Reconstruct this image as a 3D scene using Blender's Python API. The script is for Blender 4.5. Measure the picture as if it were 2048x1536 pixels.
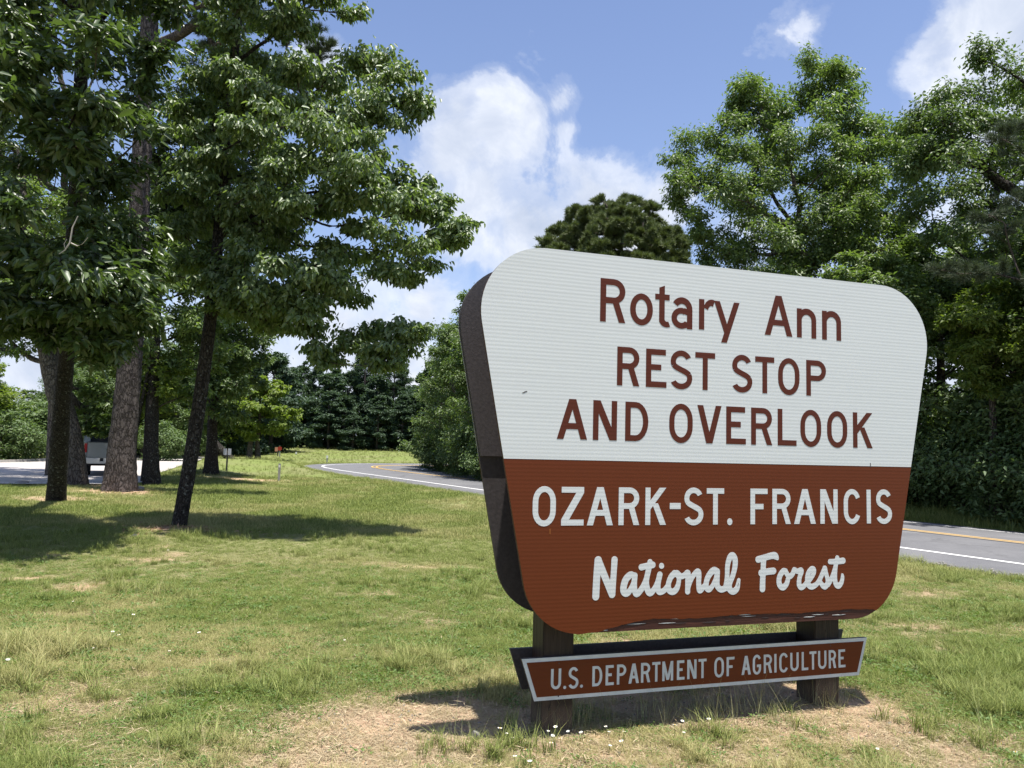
import bpy, math, random
import numpy as np
from mathutils import Vector, Matrix, geometry
R_ = math.radians
rng = np.random.default_rng(7)
random.seed(7)
scene = bpy.context.scene
for o in list(bpy.data.objects): bpy.data.objects.remove(o)

# ------------------------------------------------------------------ camera
CAMZ = 1.6
FPX = 1501.28
CR = Vector((0.99965079, -0.00216352, 0.02633647))
CU = Vector((-0.02642519, -0.08184488, 0.9962947))
CF = Vector((0.0, 0.99664273, 0.08187347))
cd = bpy.data.cameras.new('camera'); cam = bpy.data.objects.new('camera', cd)
scene.collection.objects.link(cam); scene.camera = cam
cam.matrix_world = Matrix(((CR.x, CU.x, -CF.x, 0), (CR.y, CU.y, -CF.y, 0), (CR.z, CU.z, -CF.z, CAMZ), (0, 0, 0, 1)))
cd.sensor_width = 36; cd.lens = 36 * FPX / 2048; cd.clip_start = 0.05; cd.clip_end = 2000

# ------------------------------------------------------------------ light
SUN_H = Vector((0.765, -0.644))                 # horizontal direction towards the sun
SUN_EL = R_(79)
SUN_STRENGTH = 4.4
SKY_STRENGTH = 0.10
EXPOSURE = 0.95
w = bpy.data.worlds.new('World'); scene.world = w; w.use_nodes = True
sd = bpy.data.lights.new('sun', 'SUN'); sun = bpy.data.objects.new('sun', sd); scene.collection.objects.link(sun)
sd.energy = SUN_STRENGTH; sd.angle = R_(0.53); sd.color = (1.0, 0.955, 0.89)
sdir = Vector((SUN_H.x * math.cos(SUN_EL), SUN_H.y * math.cos(SUN_EL), math.sin(SUN_EL))).normalized()
sun.rotation_euler = sdir.to_track_quat('Z', 'Y').to_euler()
sun.location = (0, 0, 30)
vs = scene.view_settings
scene.display_settings.display_device = 'sRGB'
vs.view_transform = 'Standard'; vs.look = 'None'; vs.exposure = EXPOSURE; vs.gamma = 1; vs.use_curve_mapping = False
scene.render.engine = 'CYCLES'
scene.cycles.max_bounces = 5; scene.cycles.transparent_max_bounces = 4
scene.cycles.diffuse_bounces = 3; scene.cycles.glossy_bounces = 2

def at(px, py, Y):
    d = CF + CR * ((px - 1024) / FPX) - CU * ((py - 768) / FPX)
    d = d * (Y / d.y)
    return Vector((d.x, d.y, d.z + CAMZ))
def onground(px, py, z=0.0):
    d = CF + CR * ((px - 1024) / FPX) - CU * ((py - 768) / FPX)
    d = d * ((z - CAMZ) / d.z)
    return Vector((d.x, d.y, z))

# ---- sky and clouds
nt = w.node_tree; nt.nodes.clear()
def N(tree, t, **kw):
    n = tree.nodes.new(t)
    for k, v in kw.items(): setattr(n, k, v)
    return n
def MATH(tree, op, a, b=None, c=None, clamp=False):
    n = tree.nodes.new('ShaderNodeMath'); n.operation = op; n.use_clamp = clamp
    for i, v in enumerate((a, b, c)):
        if v is None: continue
        if isinstance(v, (int, float)): n.inputs[i].default_value = v
        else: tree.links.new(v, n.inputs[i])
    return n.outputs[0]
def MIX(tree, fac, a, b, blend='MIX'):
    n = tree.nodes.new('ShaderNodeMix'); n.data_type = 'RGBA'; n.blend_type = blend
    for s, v in ((0, fac), (6, a), (7, b)):
        if isinstance(v, (int, float)): n.inputs[s].default_value = v
        elif isinstance(v, (tuple, list)): n.inputs[s].default_value = (*v, 1) if len(v) == 3 else v
        else: tree.links.new(v, n.inputs[s])
    return n.outputs[2]
def RAMP(tree, fac, stops, interp='LINEAR'):
    n = tree.nodes.new('ShaderNodeValToRGB'); n.color_ramp.interpolation = interp
    e = n.color_ramp.elements
    while len(e) > 1: e.remove(e[-1])
    e[0].position = stops[0][0]; e[0].color = (*stops[0][1], 1) if not isinstance(stops[0][1], (int, float)) else (stops[0][1],) * 3 + (1,)
    for p, cc in stops[1:]:
        x = e.new(p); x.color = (*cc, 1) if not isinstance(cc, (int, float)) else (cc,) * 3 + (1,)
    tree.links.new(fac, n.inputs[0]); return n.outputs[0]
def NOISE(tree, vec, scale, detail=4, rough=0.5, dist=0.0, dim='3D'):
    n = tree.nodes.new('ShaderNodeTexNoise'); n.noise_dimensions = dim
    n.inputs['Scale'].default_value = scale; n.inputs['Detail'].default_value = detail
    n.inputs['Roughness'].default_value = rough; n.inputs['Distortion'].default_value = dist
    if vec is not None: tree.links.new(vec, n.inputs['Vector'])
    return n.outputs['Fac']

sky = N(nt, 'ShaderNodeTexSky', sky_type='NISHITA', sun_disc=False)
sky.sun_elevation = SUN_EL; sky.sun_rotation = math.atan2(SUN_H.x, SUN_H.y)
sky.altitude = 500; sky.air_density = 1.0; sky.dust_density = 1.2; sky.ozone_density = 1.4
tc = N(nt, 'ShaderNodeTexCoord'); DIR = tc.outputs['Generated']
sep = N(nt, 'ShaderNodeSeparateXYZ'); nt.links.new(DIR, sep.inputs[0])
# warp the direction a little so the cloud edges billow
nz1 = NOISE(nt, DIR, 7.0, 8, 0.62, 0.3)
nz2 = NOISE(nt, DIR, 2.1, 4, 0.5)
nz3 = NOISE(nt, DIR, 26.0, 5, 0.6)
CLOUDS = [  # (px, py, radius in px, weight)
    (900, 300, 125, .95), (1005, 250, 95, .9), (915, 215, 50, .65), (930, 420, 120, .85), (1200, 430, 135, 1.0), (1060, 450, 130, 1.0), (960, 380, 110, .9),
    (1320, 410, 70, .7), (850, 620, 90, .75), (740, 720, 170, .8), (500, 760, 220, .7), (150, 730, 260, .8), (1120, 540, 150, .7),
    (640, 130, 60, .6), (640, 620, 110, .5), (2060, 60, 200, 1.0), (1960, 180, 150, .8), (1850, 130, 70, .35), (1610, 25, 60, .27), (1130, 200, 40, .42),
    (2200, 200, 260, 1.0), (1900, 700, 300, .6), (1500, 800, 320, .6), (1140, 260, 30, .4)]
best = None
for (px, py, r, wt) in CLOUDS:
    d = (CF + CR * ((px - 1024) / FPX) - CU * ((py - 768) / FPX)); L = d.length; d.normalize()
    v = N(nt, 'ShaderNodeVectorMath', operation='DISTANCE'); nt.links.new(DIR, v.inputs[0]); v.inputs[1].default_value = d
    q = MATH(nt, 'SUBTRACT', 1.0, MATH(nt, 'DIVIDE', v.outputs['Value'], r / FPX / L * 1.15))
    q = MATH(nt, 'MULTIPLY', MATH(nt, 'MAXIMUM', q, -1.0), wt)
    best = q if best is None else MATH(nt, 'SMOOTH_MAX', best, q, 0.25)
front = MATH(nt, 'MULTIPLY', best, 1.0)
# the rest of the sky: scattered fair-weather cumulus from the same noise
away = MATH(nt, 'SUBTRACT', MATH(nt, 'MULTIPLY', nz2, 1.9), 1.08)
fwd = MATH(nt, 'MULTIPLY', MATH(nt, 'SUBTRACT', sep.outputs['Y'], 0.25), 4.0, clamp=True)
fld = MATH(nt, 'ADD', MATH(nt, 'MULTIPLY', front, fwd), MATH(nt, 'MULTIPLY', away, MATH(nt, 'SUBTRACT', 1.0, fwd)))
fld = MATH(nt, 'ADD', fld, MATH(nt, 'MULTIPLY', MATH(nt, 'SUBTRACT', nz1, 0.5), 2.0))
fld = MATH(nt, 'ADD', fld, MATH(nt, 'MULTIPLY', MATH(nt, 'SUBTRACT', nz3, 0.5), 0.25))
dens = RAMP(nt, fld, [(0.0, 0.0), (0.12, 0.12), (0.34, 0.68), (0.62, 1.0)], 'EASE')
shade = MATH(nt, 'ADD', MATH(nt, 'MULTIPLY', nz1, 0.9), MATH(nt, 'MULTIPLY', MATH(nt, 'SUBTRACT', 1.0, fld), 0.30))
shade = MATH(nt, 'ADD', shade, MATH(nt, 'MULTIPLY', MATH(nt, 'SUBTRACT', NOISE(nt, DIR, 13.0, 6, 0.6, 0.5), 0.5), 0.9))
ccol = RAMP(nt, shade, [(0.30, (2.9, 3.35, 4.3)), (0.58, (3.9, 4.25, 5.0)), (0.85, (5.4, 5.6, 6.0))])
haze = RAMP(nt, sep.outputs['Z'], [(0.0, 0.62), (0.25, 0.16), (0.6, 0.0)])
base_sky = MIX(nt, 1.0, sky.outputs[0], (0.98, 0.94, 1.02), 'MULTIPLY')
skyc = MIX(nt, haze, base_sky, (2.9, 3.6, 4.9))
mixc = MIX(nt, dens, skyc, ccol)
bg = N(nt, 'ShaderNodeBackground'); nt.links.new(mixc, bg.inputs[0]); bg.inputs[1].default_value = SKY_STRENGTH
wo = N(nt, 'ShaderNodeOutputWorld'); nt.links.new(bg.outputs[0], wo.inputs[0])

# ------------------------------------------------------------------ helpers
def link(o, parent=None):
    scene.collection.objects.link(o)
    if parent is not None: o.parent = parent
    return o
def tag(o, label=None, cat=None, group=None, kind=None):
    if label: o['label'] = label
    if cat: o['category'] = cat
    if group: o['group'] = group
    if kind: o['kind'] = kind
    return o
def empty(name, loc, rz=0.0):
    o = bpy.data.objects.new(name, None); o.empty_display_size = 0.2
    o.location = loc; o.rotation_euler = (0, 0, rz); return link(o)
def mesh_np(name, verts, faces, mat=None, smooth=False):
    """faces: (n,3) or (n,4) int array, or a list of mixed tuples"""
    me = bpy.data.meshes.new(name)
    verts = np.asarray(verts, dtype=np.float32).reshape(-1, 3)
    if isinstance(faces, np.ndarray):
        n, k = faces.shape
        me.vertices.add(len(verts)); me.vertices.foreach_set('co', verts.ravel())
        me.loops.add(n * k); me.loops.foreach_set('vertex_index', faces.astype(np.int32).ravel())
        me.polygons.add(n); me.polygons.foreach_set('loop_start', np.arange(0, n * k, k, dtype=np.int32))
        try: me.polygons.foreach_set('loop_total', np.full(n, k, dtype=np.int32))
        except Exception: pass
        me.update(calc_edges=True)
    else:
        me.from_pydata([tuple(v) for v in verts.tolist()], [], faces); me.update()
    if mat: me.materials.append(mat)
    if smooth: me.shade_smooth()
    return me
def obj(name, me, parent=None):
    o = bpy.data.objects.new(name, me); return link(o, parent)

# numpy value noise
_perm = np.random.default_rng(3).permutation(4096)
def _h(i, j, s): return (_perm[(_perm[(i + s * 57) & 4095] + j) & 4095] / 4095.0)
def vnoise(x, y, s=0):
    x = np.asarray(x, float); y = np.asarray(y, float)
    i = np.floor(x).astype(int); j = np.floor(y).astype(int); u = x - i; v = y - j
    u = u * u * (3 - 2 * u); v = v * v * (3 - 2 * v)
    a = _h(i, j, s); b = _h(i + 1, j, s); c = _h(i, j + 1, s); d = _h(i + 1, j + 1, s)
    return a + (b - a) * u + (c - a) * v + (a - b - c + d) * u * v
def fbm(x, y, o=4, s=0):
    t = 0; amp = 0.5; tot = 0
    for k in range(o):
        t = t + amp * vnoise(x * 2 ** k, y * 2 ** k, s + k); tot += amp; amp *= 0.5
    return t / tot

# ---- materials
def new_mat(name):
    m = bpy.data.materials.new(name); m.use_nodes = True
    t = m.node_tree; b = t.nodes['Principled BSDF']; return m, t, b
def setp(b, col=None, rough=None, spec=None, metal=None):
    if col is not None: b.inputs['Base Color'].default_value = (*col, 1)
    if rough is not None: b.inputs['Roughness'].default_value = rough
    if spec is not None: b.inputs['Specular IOR Level'].default_value = spec
    if metal is not None: b.inputs['Metallic'].default_value = metal
def bump(t, b, h, strength=0.3, dist=0.01):
    n = t.nodes.new('ShaderNodeBump'); n.inputs['Strength'].default_value = strength; n.inputs['Distance'].default_value = dist
    t.links.new(h, n.inputs['Height']); t.links.new(n.outputs[0], b.inputs['Normal'])
def objc(t):
    return t.nodes.new('ShaderNodeTexCoord').outputs['Object']
def plain(name, col, rough=0.6, spec=0.3, metal=0.0, var=0.12, scale=12, bstr=0.1):
    m, t, b = new_mat(name); setp(b, col, rough, spec, metal)
    n = NOISE(t, objc(t), scale, 5, 0.6)
    c = MIX(t, RAMP(t, n, [(0.3, 0.0), (0.7, 1.0)]), tuple(x * (1 - var) for x in col), tuple(min(1, x * (1 + var)) for x in col))
    t.links.new(c, b.inputs['Base Color'])
    if bstr: bump(t, b, n, bstr, 0.005)
    return m
def leaf_mat(name, c0, c1, rough=0.42, spec=0.4, trans=0.35, tcol=None):
    m, t, b = new_mat(name); c0 = tuple(x * 1.3 for x in c0); c1 = tuple(x * 1.3 for x in c1)
    g = t.nodes.new('ShaderNodeNewGeometry')
    col = MIX(t, g.outputs['Random Per Island'], c0, c1)
    oi = t.nodes.new('ShaderNodeObjectInfo')
    col = MIX(t, MATH(t, 'MULTIPLY', oi.outputs['Random'], 0.35), col, tuple(x * 0.7 for x in c0))
    t.links.new(col, b.inputs['Base Color']); setp(b, None, rough, spec)
    tr = t.nodes.new('ShaderNodeBsdfTranslucent')
    tc_ = MIX(t, 1.0, col, tcol or (1.35, 1.5, 0.55), 'MULTIPLY'); t.links.new(tc_, tr.inputs[0])
    ms = t.nodes.new('ShaderNodeMixShader'); ms.inputs[0].default_value = trans
    t.links.new(b.outputs[0], ms.inputs[1]); t.links.new(tr.outputs[0], ms.inputs[2])
    t.links.new(ms.outputs[0], t.nodes['Material Output'].inputs[0])
    return m
def bark_mat(name, c0, c1, sc=9.0, zs=0.35, bs=0.9, lich=0.0):
    m, t, b = new_mat(name); setp(b, c0, 0.9, 0.15)
    mp = t.nodes.new('ShaderNodeMapping'); mp.inputs['Scale'].default_value = (1, 1, zs)
    warp = .35 if 'pine' in name else .14
    t.links.new(objc(t), mp.inputs[0])
    vo = t.nodes.new('ShaderNodeTexVoronoi'); vo.feature = 'DISTANCE_TO_EDGE'; vo.inputs['Scale'].default_value = sc
    wn = NOISE(t, mp.outputs[0], sc * 0.9, 4, 0.6)
    vm = t.nodes.new('ShaderNodeVectorMath'); vm.operation = 'ADD'
    cx = t.nodes.new('ShaderNodeCombineXYZ'); q = MATH(t, 'MULTIPLY', wn, warp); t.links.new(q, cx.inputs[0]); t.links.new(q, cx.inputs[1])
    t.links.new(mp.outputs[0], vm.inputs[0]); t.links.new(cx.outputs[0], vm.inputs[1]); t.links.new(vm.outputs[0], vo.inputs['Vector'])
    e = RAMP(t, vo.outputs['Distance'], [(0.0, 0.0), (0.16, 1.0)])
    n = NOISE(t, objc(t), 26, 6, 0.7)
    col = MIX(t, e, tuple(x * 0.5 for x in c0), MIX(t, n, c0, c1))
    if lich:
        ln = RAMP(t, NOISE(t, objc(t), 17, 3, 0.6), [(0.6, 0.0), (0.68, lich)])
        col = MIX(t, ln, col, (0.34, 0.36, 0.32))
    t.links.new(col, b.inputs['Base Color'])
    bump(t, b, MATH(t, 'ADD', e, MATH(t, 'MULTIPLY', n, 0.5)), bs, 0.03)
    return m

M = {}
M['tupelo'] = leaf_mat('glossy_green_leaf', (0.085, 0.132, 0.050), (0.190, 0.245, 0.105), 0.47, 0.85, 0.40)
M['hickory'] = leaf_mat('dark_green_leaf', (0.038, 0.065, 0.020), (0.078, 0.115, 0.042), 0.40, 0.7, 0.34)
M['ash'] = leaf_mat('mid_green_leaf', (0.078, 0.128, 0.042), (0.172, 0.222, 0.080), 0.46, 0.6, 0.40)
M['maple'] = leaf_mat('deep_green_leaf', (0.062, 0.104, 0.036), (0.138, 0.186, 0.066), 0.46, 0.42, 0.33)
M['bright'] = leaf_mat('yellow_green_leaf', (0.085, 0.130, 0.026), (0.175, 0.215, 0.050), 0.5, 0.3, 0.42)
M['shrub'] = leaf_mat('shrub_leaf', (0.060, 0.100, 0.038), (0.13, 0.18, 0.07), 0.5, 0.3, 0.3)
M['needle'] = leaf_mat('pine_needle', (0.075, 0.100, 0.040), (0.160, 0.185, 0.075), 0.5, 0.3, 0.12)
M['needle_dark'] = leaf_mat('grey_pine_needle', (0.038, 0.055, 0.034), (0.078, 0.098, 0.055), 0.55, 0.25, 0.12)
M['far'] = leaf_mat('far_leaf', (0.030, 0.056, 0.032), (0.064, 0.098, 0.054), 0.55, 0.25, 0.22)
M['bark_dark'] = bark_mat('dark_bark', (0.040, 0.034, 0.030), (0.085, 0.075, 0.066), 26, 0.3, 0.9, 0.5)
M['bark_pine'] = bark_mat('pine_bark', (0.085, 0.071, 0.067), (0.145, 0.124, 0.115), 13, 0.30, 1.0, 0.0)
M['bark_mid'] = bark_mat('grey_bark', (0.10, 0.085, 0.07), (0.19, 0.165, 0.14), 16, 0.3, 0.9, 0.3)
M['twig'] = plain('twig_bark', (0.075, 0.062, 0.050), 0.9, 0.1)
M['deadwood'] = plain('bleached_dead_wood', (0.42, 0.38, 0.33), 0.85, 0.1)

# ------------------------------------------------------------------ terrain
def catmull(pts, n=14):
    P = [np.array(p, float) for p in pts]; P = [2 * P[0] - P[1]] + P + [2 * P[-1] - P[-2]]; out = []
    for i in range(1, len(P) - 2):
        for k in range(n):
            t = k / n; a, b, c, d = P[i - 1:i + 3]
            out.append(0.5 * ((2 * b) + (-a + c) * t + (2 * a - 5 * b + 4 * c - d) * t * t + (-a + 3 * b - 3 * c + d) * t ** 3))
    out.append(P[-2]); return np.array(out)
ROAD = catmull([(34, -30), (22.4, -8.5), (14.1, 7.0), (8.7, 16.4), (3.4, 25.6), (-1.9, 34.9), (-5.6, 41.3), (-8.1, 46.4), (-8.8, 50.0), (-7.7, 53.2), (-4.3, 55.8), (1.5, 59.6), (12, 62.5), (32, 68), (70, 80)], 12)
_t = np.gradient(ROAD, axis=0); _t /= np.linalg.norm(_t, axis=1)[:, None]
ROADN = np.stack([_t[:, 1], -_t[:, 0]], 1)      # points to the far (right-hand) side
def road_dist(x, y):
    """signed distance to the centre line: negative on the lawn side"""
    x = np.atleast_1d(x).astype(float).ravel(); y = np.atleast_1d(y).astype(float).ravel()
    out = np.empty(len(x))
    for s in range(0, len(x), 20000):
        dx = x[s:s + 20000, None] - ROAD[None, :, 0]; dy = y[s:s + 20000, None] - ROAD[None, :, 1]
        d2 = dx * dx + dy * dy; k = d2.argmin(1); r = np.arange(len(k))
        sg = dx[r, k] * ROADN[k, 0] + dy[r, k] * ROADN[k, 1]
        # use perpendicular distance where sensible
        dd = np.sqrt(d2[r, k]); out[s:s + 20000] = np.where(np.abs(sg) > dd * 0.6, np.sign(sg) * np.maximum(np.abs(sg), dd * 0.97), np.sign(sg) * dd)
    return out
LOT = np.array([(-70, -4), (-45, 9), (-28, 17.5), (-16, 23.3), (-12.7, 24.9), (-12.6, 26.2), (-13.6, 29.2), (-15.5, 33.6), (-18.3, 42), (-22, 53.7), (-25, 62), (-31, 62), (-28.5, 52), (-27, 44), (-27, 39), (-32, 33), (-46, 24), (-72, 10)], float)
def in_poly(x, y, P):
    x = np.asarray(x, float); y = np.asarray(y, float); c = np.zeros(x.shape, bool); n = len(P)
    for i in range(n):
        x0, y0 = P[i]; x1, y1 = P[(i + 1) % n]
        m = ((y0 > y) != (y1 > y)) & (x < (x1 - x0) * (y - y0) / ((y1 - y0) or 1e-9) + x0); c ^= m
    return c
def poly_dist(x, y, P):
    x = np.asarray(x, float); y = np.asarray(y, float); d = np.full(x.shape, 1e9); n = len(P)
    for i in range(n):
        a = P[i]; b = P[(i + 1) % n]; e = b - a
        t = np.clip(((x - a[0]) * e[0] + (y - a[1]) * e[1]) / (e @ e), 0, 1)
        d = np.minimum(d, np.hypot(x - a[0] - t * e[0], y - a[1] - t * e[1]))
    return d
def sstep(a, b, v): t = np.clip((v - a) / (b - a), 0, 1); return t * t * (3 - 2 * t)
def road_z(s): return -0.045 * np.clip(s, -0.5, 4.2) * (np.asarray(s) > -0.5) * 0.8 - 0.012 * np.clip(-s, 0, 4.4) * 0
def ground_z(x, y):
    x = np.asarray(x, float); y = np.asarray(y, float); sh = x.shape
    s = road_dist(x, y).reshape(sh)
    z = (fbm(x * 0.16 + 3, y * 0.16, 3, 5) - 0.5) * 0.16 + (fbm(x * 0.9, y * 0.9, 3, 9) - 0.5) * 0.045
    z = z * (0.35 + 0.65 * sstep(3, 9, np.hypot(x, y)))
    # knoll with the small post sign, left of the road
    z = z + 0.62 * np.exp(-(((x + 15.5) / 4.2) ** 2 + ((y - 41) / 5.5) ** 2))
    # shallow ditch along the verge and bank beyond the bend
    z = z - 0.14 * np.exp(-((s + 8.5) / 2.2) ** 2) * sstep(15, 28, y)
    far = sstep(58, 84, y + 0.18 * x) ; z = z + far * 0.85
    rb = sstep(5.5, 10, s) * (0.25 + 0.5 * sstep(0, 1, fbm(x * 0.2, y * 0.2, 2, 12))) ; z = z + rb * 0.9 * (1 - far)
    zr = road_z(s) - 0.03
    k = sstep(5.6, 4.3, np.abs(s)); z = z * (1 - k) + zr * k
    k = sstep(1.6, 0.2, np.where(in_poly(x, y, LOT), 0, poly_dist(x, y, LOT))); z = z * (1 - k) + (-0.03) * k
    return z
DIRT = []   # (cx, cy, rx, ry, strength)
for (px, py, rx, ry, st) in [(1250, 1520, 2.2, .6, .72), (900, 1480, 1.3, .6, .95), (1900, 1490, 1.5, .5, .78), (1500, 1450, 1.6, .4, .85), (1700, 1480, 1.2, .4, .85), (720, 1530, .8, .3, .9), (1000, 1530, 1, .3, .8), (250, 1480, 1.6, .5, .42), (420, 1330, 1.2, .5, .4), (760, 1455, .62, .30, 1.0), (900, 1420, .8, .30, .9), (690, 1500, .5, .2, .7), (640, 1400, .3, .14, .5), (1300, 1412, 1.3, .5, 1.0), (1560, 1400, 1.0, .5, 1.0), (1650, 1440, .9, .25, .8), (1850, 1440, .7, .3, .7),
                             (1250, 1500, 1.0, .3, .55), (1560, 1500, .8, .25, .7), (1940, 1480, .6, .3, .6), (1780, 1390, .9, .3, .55), (1000, 1480, .5, .25, .6), (960, 1350, .45, .2, .45),
                             (290, 1115, .5, .16, .7), (20, 1150, .5, .16, .65), (150, 1225, .4, .14, .7), (360, 1060, .7, .4, .9), (450, 1310, .35, .12, .55), (560, 1330, .4, .15, .5),
                             (250, 1400, .4, .15, .5), (180, 1490, .4, .12, .5), (620, 1330, .3, .12, .45), (740, 1390, .4, .2, .6), (1880, 1190, .8, .4, .5), (920, 1010, .6, 1.0, .35),
                             (490, 955, 2.0, 1.2, .8), (430, 930, 2.2, 2.0, .6), (235, 985, 1.4, 1.3, .8), (150, 970, 1.6, 1.2, .8), (110, 1000, 1.3, 1.2, .6), (700, 1290, .35, .14, .35), (330, 1290, .3, .1, .4), (60, 1330, .3, .1, .4)]:
    g = onground(px, py); DIRT.append((g.x, g.y, rx, ry, st))
def bare(x, y):
    x = np.asarray(x, float); y = np.asarray(y, float)
    wx = x + (fbm(x * 1.7, y * 1.7, 3, 31) - .5) * 0.7; wy = y + (fbm(x * 1.7 + 9, y * 1.7, 3, 33) - .5) * 0.7
    b = np.zeros(x.shape)
    for cx, cy, rx, ry, st in DIRT:
        b = np.maximum(b, st * np.exp(-(((wx - cx) / rx) ** 2 + ((wy - cy) / ry) ** 2) ** 1.3))
    n = fbm(x * 1.1, y * 1.1, 4, 41); near = sstep(16, 6, y)
    b = np.maximum(b, sstep(0.60, 0.82, n) * (0.22 + 0.45 * near))
    b = b + (fbm(x * 5, y * 5, 3, 44) - 0.5) * 0.5 * near * (b > 0.05)
    return np.clip(b, 0, 1)

def axis(lo, hi, n, c, k):
    a = math.asinh((lo - c) / k); b = math.asinh((hi - c) / k); return c + k * np.sinh(np.linspace(a, b, n))
gx = axis(-900, 900, 330, -1, 3.0); gy = axis(-300, 1200, 360, 4.5, 3.0)
GX, GY = np.meshgrid(gx, gy)
GZ = ground_z(GX, GY)
V = np.stack([GX.ravel(), GY.ravel(), GZ.ravel()], 1)
nx, ny = len(gx), len(gy)
ii, jj = np.meshgrid(np.arange(nx - 1), np.arange(ny - 1)); a = (jj * nx + ii).ravel()
F = np.stack([a, a + 1, a + nx + 1, a + nx], 1)
def ground_mat():
    m, t, b = new_mat('lawn_soil'); setp(b, None, 0.95, 0.1)
    at_ = t.nodes.new('ShaderNodeAttribute'); at_.attribute_name = 'bare'
    oc = objc(t)
    n1 = NOISE(t, oc, 1.3, 5, 0.6); n2 = NOISE(t, oc, 14, 6, 0.7); n3 = NOISE(t, oc, 90, 3, 0.7); n4 = NOISE(t, oc, 0.35, 3, 0.5)
    soil = MIX(t, RAMP(t, n2, [(0.3, 0.0), (0.7, 1.0)]), (0.43, 0.28, 0.19), (0.62, 0.43, 0.305))
    soil = MIX(t, RAMP(t, n1, [(0.45, 0.0), (0.7, 0.8)]), soil, (0.62, 0.44, 0.255))
    soil = MIX(t, RAMP(t, n3, [(0.35, 0.75), (0.5, 0.0)]), soil, (0.20, 0.135, 0.09))
    thatch = MIX(t, RAMP(t, n3, [(0.3, 0.0), (0.7, 1.0)]), (0.13, 0.125, 0.06), (0.33, 0.30, 0.155))
    lawn = MIX(t, RAMP(t, n2, [(0.3, 0.0), (0.7, 1.0)]), (0.115, 0.16, 0.045), (0.225, 0.255, 0.08))
    lawn = MIX(t, RAMP(t, n4, [(0.4, 0.0), (0.65, 1.0)]), lawn, (0.19, 0.20, 0.085))
    sepp = t.nodes.new('ShaderNodeSeparateXYZ'); t.links.new(oc, sepp.inputs[0])
    fard = RAMP(t, MATH(t, 'DIVIDE', sepp.outputs['Y'], 40.0), [(0.12, 0.0), (0.5, 1.0)])
    lw = MIX(t, fard, thatch, lawn)
    c = MIX(t, RAMP(t, at_.outputs['Fac'], [(0.25, 0.0), (0.7, 1.0)]), lw, soil)
    t.links.new(c, b.inputs['Base Color'])
    bump(t, b, MATH(t, 'ADD', n2, MATH(t, 'MULTIPLY', n3, 0.5)), 0.7, 0.03)
    return m
me = mesh_np('ground', V, F, ground_mat(), True)
ba = me.attributes.new('bare', 'FLOAT', 'POINT'); ba.data.foreach_set('value', bare(GX.ravel(), GY.ravel()).astype(np.float32))
tag(obj('ground', me), kind='structure')

# ---- road ribbon
def asphalt_mat(name, c0, c1, sc=1.0):
    m, t, b = new_mat(name); setp(b, None, 0.85, 0.25)
    oc = objc(t); n1 = NOISE(t, oc, 0.6, 5, 0.65); n2 = NOISE(t, oc, 140 * sc, 3, 0.8); n3 = NOISE(t, oc, 8, 5, 0.7)
    c = MIX(t, RAMP(t, n1, [(0.35, 0.0), (0.65, 1.0)]), c0, c1)
    c = MIX(t, RAMP(t, n2, [(0.3, 0.55), (0.5, 0.0)]), c, tuple(x * 0.45 for x in c0))
    c = MIX(t, RAMP(t, n2, [(0.58, 0.0), (0.72, 0.5)]), c, tuple(min(1, x * 1.7) for x in c1))
    c = MIX(t, RAMP(t, n3, [(0.55, 0.0), (0.7, 0.25)]), c, tuple(x * 0.7 for x in c0))
    vc = t.nodes.new('ShaderNodeTexVoronoi'); vc.feature = 'DISTANCE_TO_EDGE'; vc.inputs['Scale'].default_value = .38
    va = t.nodes.new('ShaderNodeVectorMath'); va.operation = 'ADD'; t.links.new(oc, va.inputs[0]); cb = t.nodes.new('ShaderNodeCombineXYZ'); t.links.new(MATH(t, 'MULTIPLY', n3, 1.2), cb.inputs[0]); t.links.new(cb.outputs[0], va.inputs[1]); t.links.new(va.outputs[0], vc.inputs['Vector'])
    ck = MATH(t, 'MULTIPLY', RAMP(t, vc.outputs['Distance'], [(0.004, 0.75), (0.012, 0.0)]), RAMP(t, n1, [(0.45, 0.0), (0.55, 1.0)]))
    c = MIX(t, ck, c, (0.05, 0.05, 0.05))
    t.links.new(c, b.inputs['Base Color']); bump(t, b, n2, 0.5, 0.006); return m
M['asphalt'] = asphalt_mat('worn_asphalt', (0.125, 0.126, 0.132), (0.175, 0.175, 0.178))
M['lot'] = asphalt_mat('pale_lot_paving', (0.40, 0.37, 0.345), (0.52, 0.485, 0.455))
def paint_mat(name, col):
    m, t, b = new_mat(name); setp(b, None, 0.6, 0.3); oc = objc(t)
    n = NOISE(t, oc, 45, 5, 0.75); n2 = NOISE(t, oc, 3, 4, 0.6)
    c = MIX(t, RAMP(t, MATH(t, 'ADD', n, MATH(t, 'MULTIPLY', n2, 0.4)), [(0.50, 0.0), (0.60, 1.0)]), (0.26, 0.255, 0.25), col)
    t.links.new(c, b.inputs['Base Color']); bump(t, b, n, 0.3, 0.003); return m
M['white_paint'] = paint_mat('white_road_paint', (0.80, 0.80, 0.78))
M['yellow_paint'] = paint_mat('yellow_road_paint', (0.72, 0.44, 0.10))
def dense_path():
    P = catmull(ROAD[::6].tolist() + [ROAD[-1].tolist()], 18)
    T = np.gradient(P, axis=0); T /= np.linalg.norm(T, axis=1)[:, None]
    return P, np.stack([T[:, 1], -T[:, 0]], 1)
RP, RN = dense_path()
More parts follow.
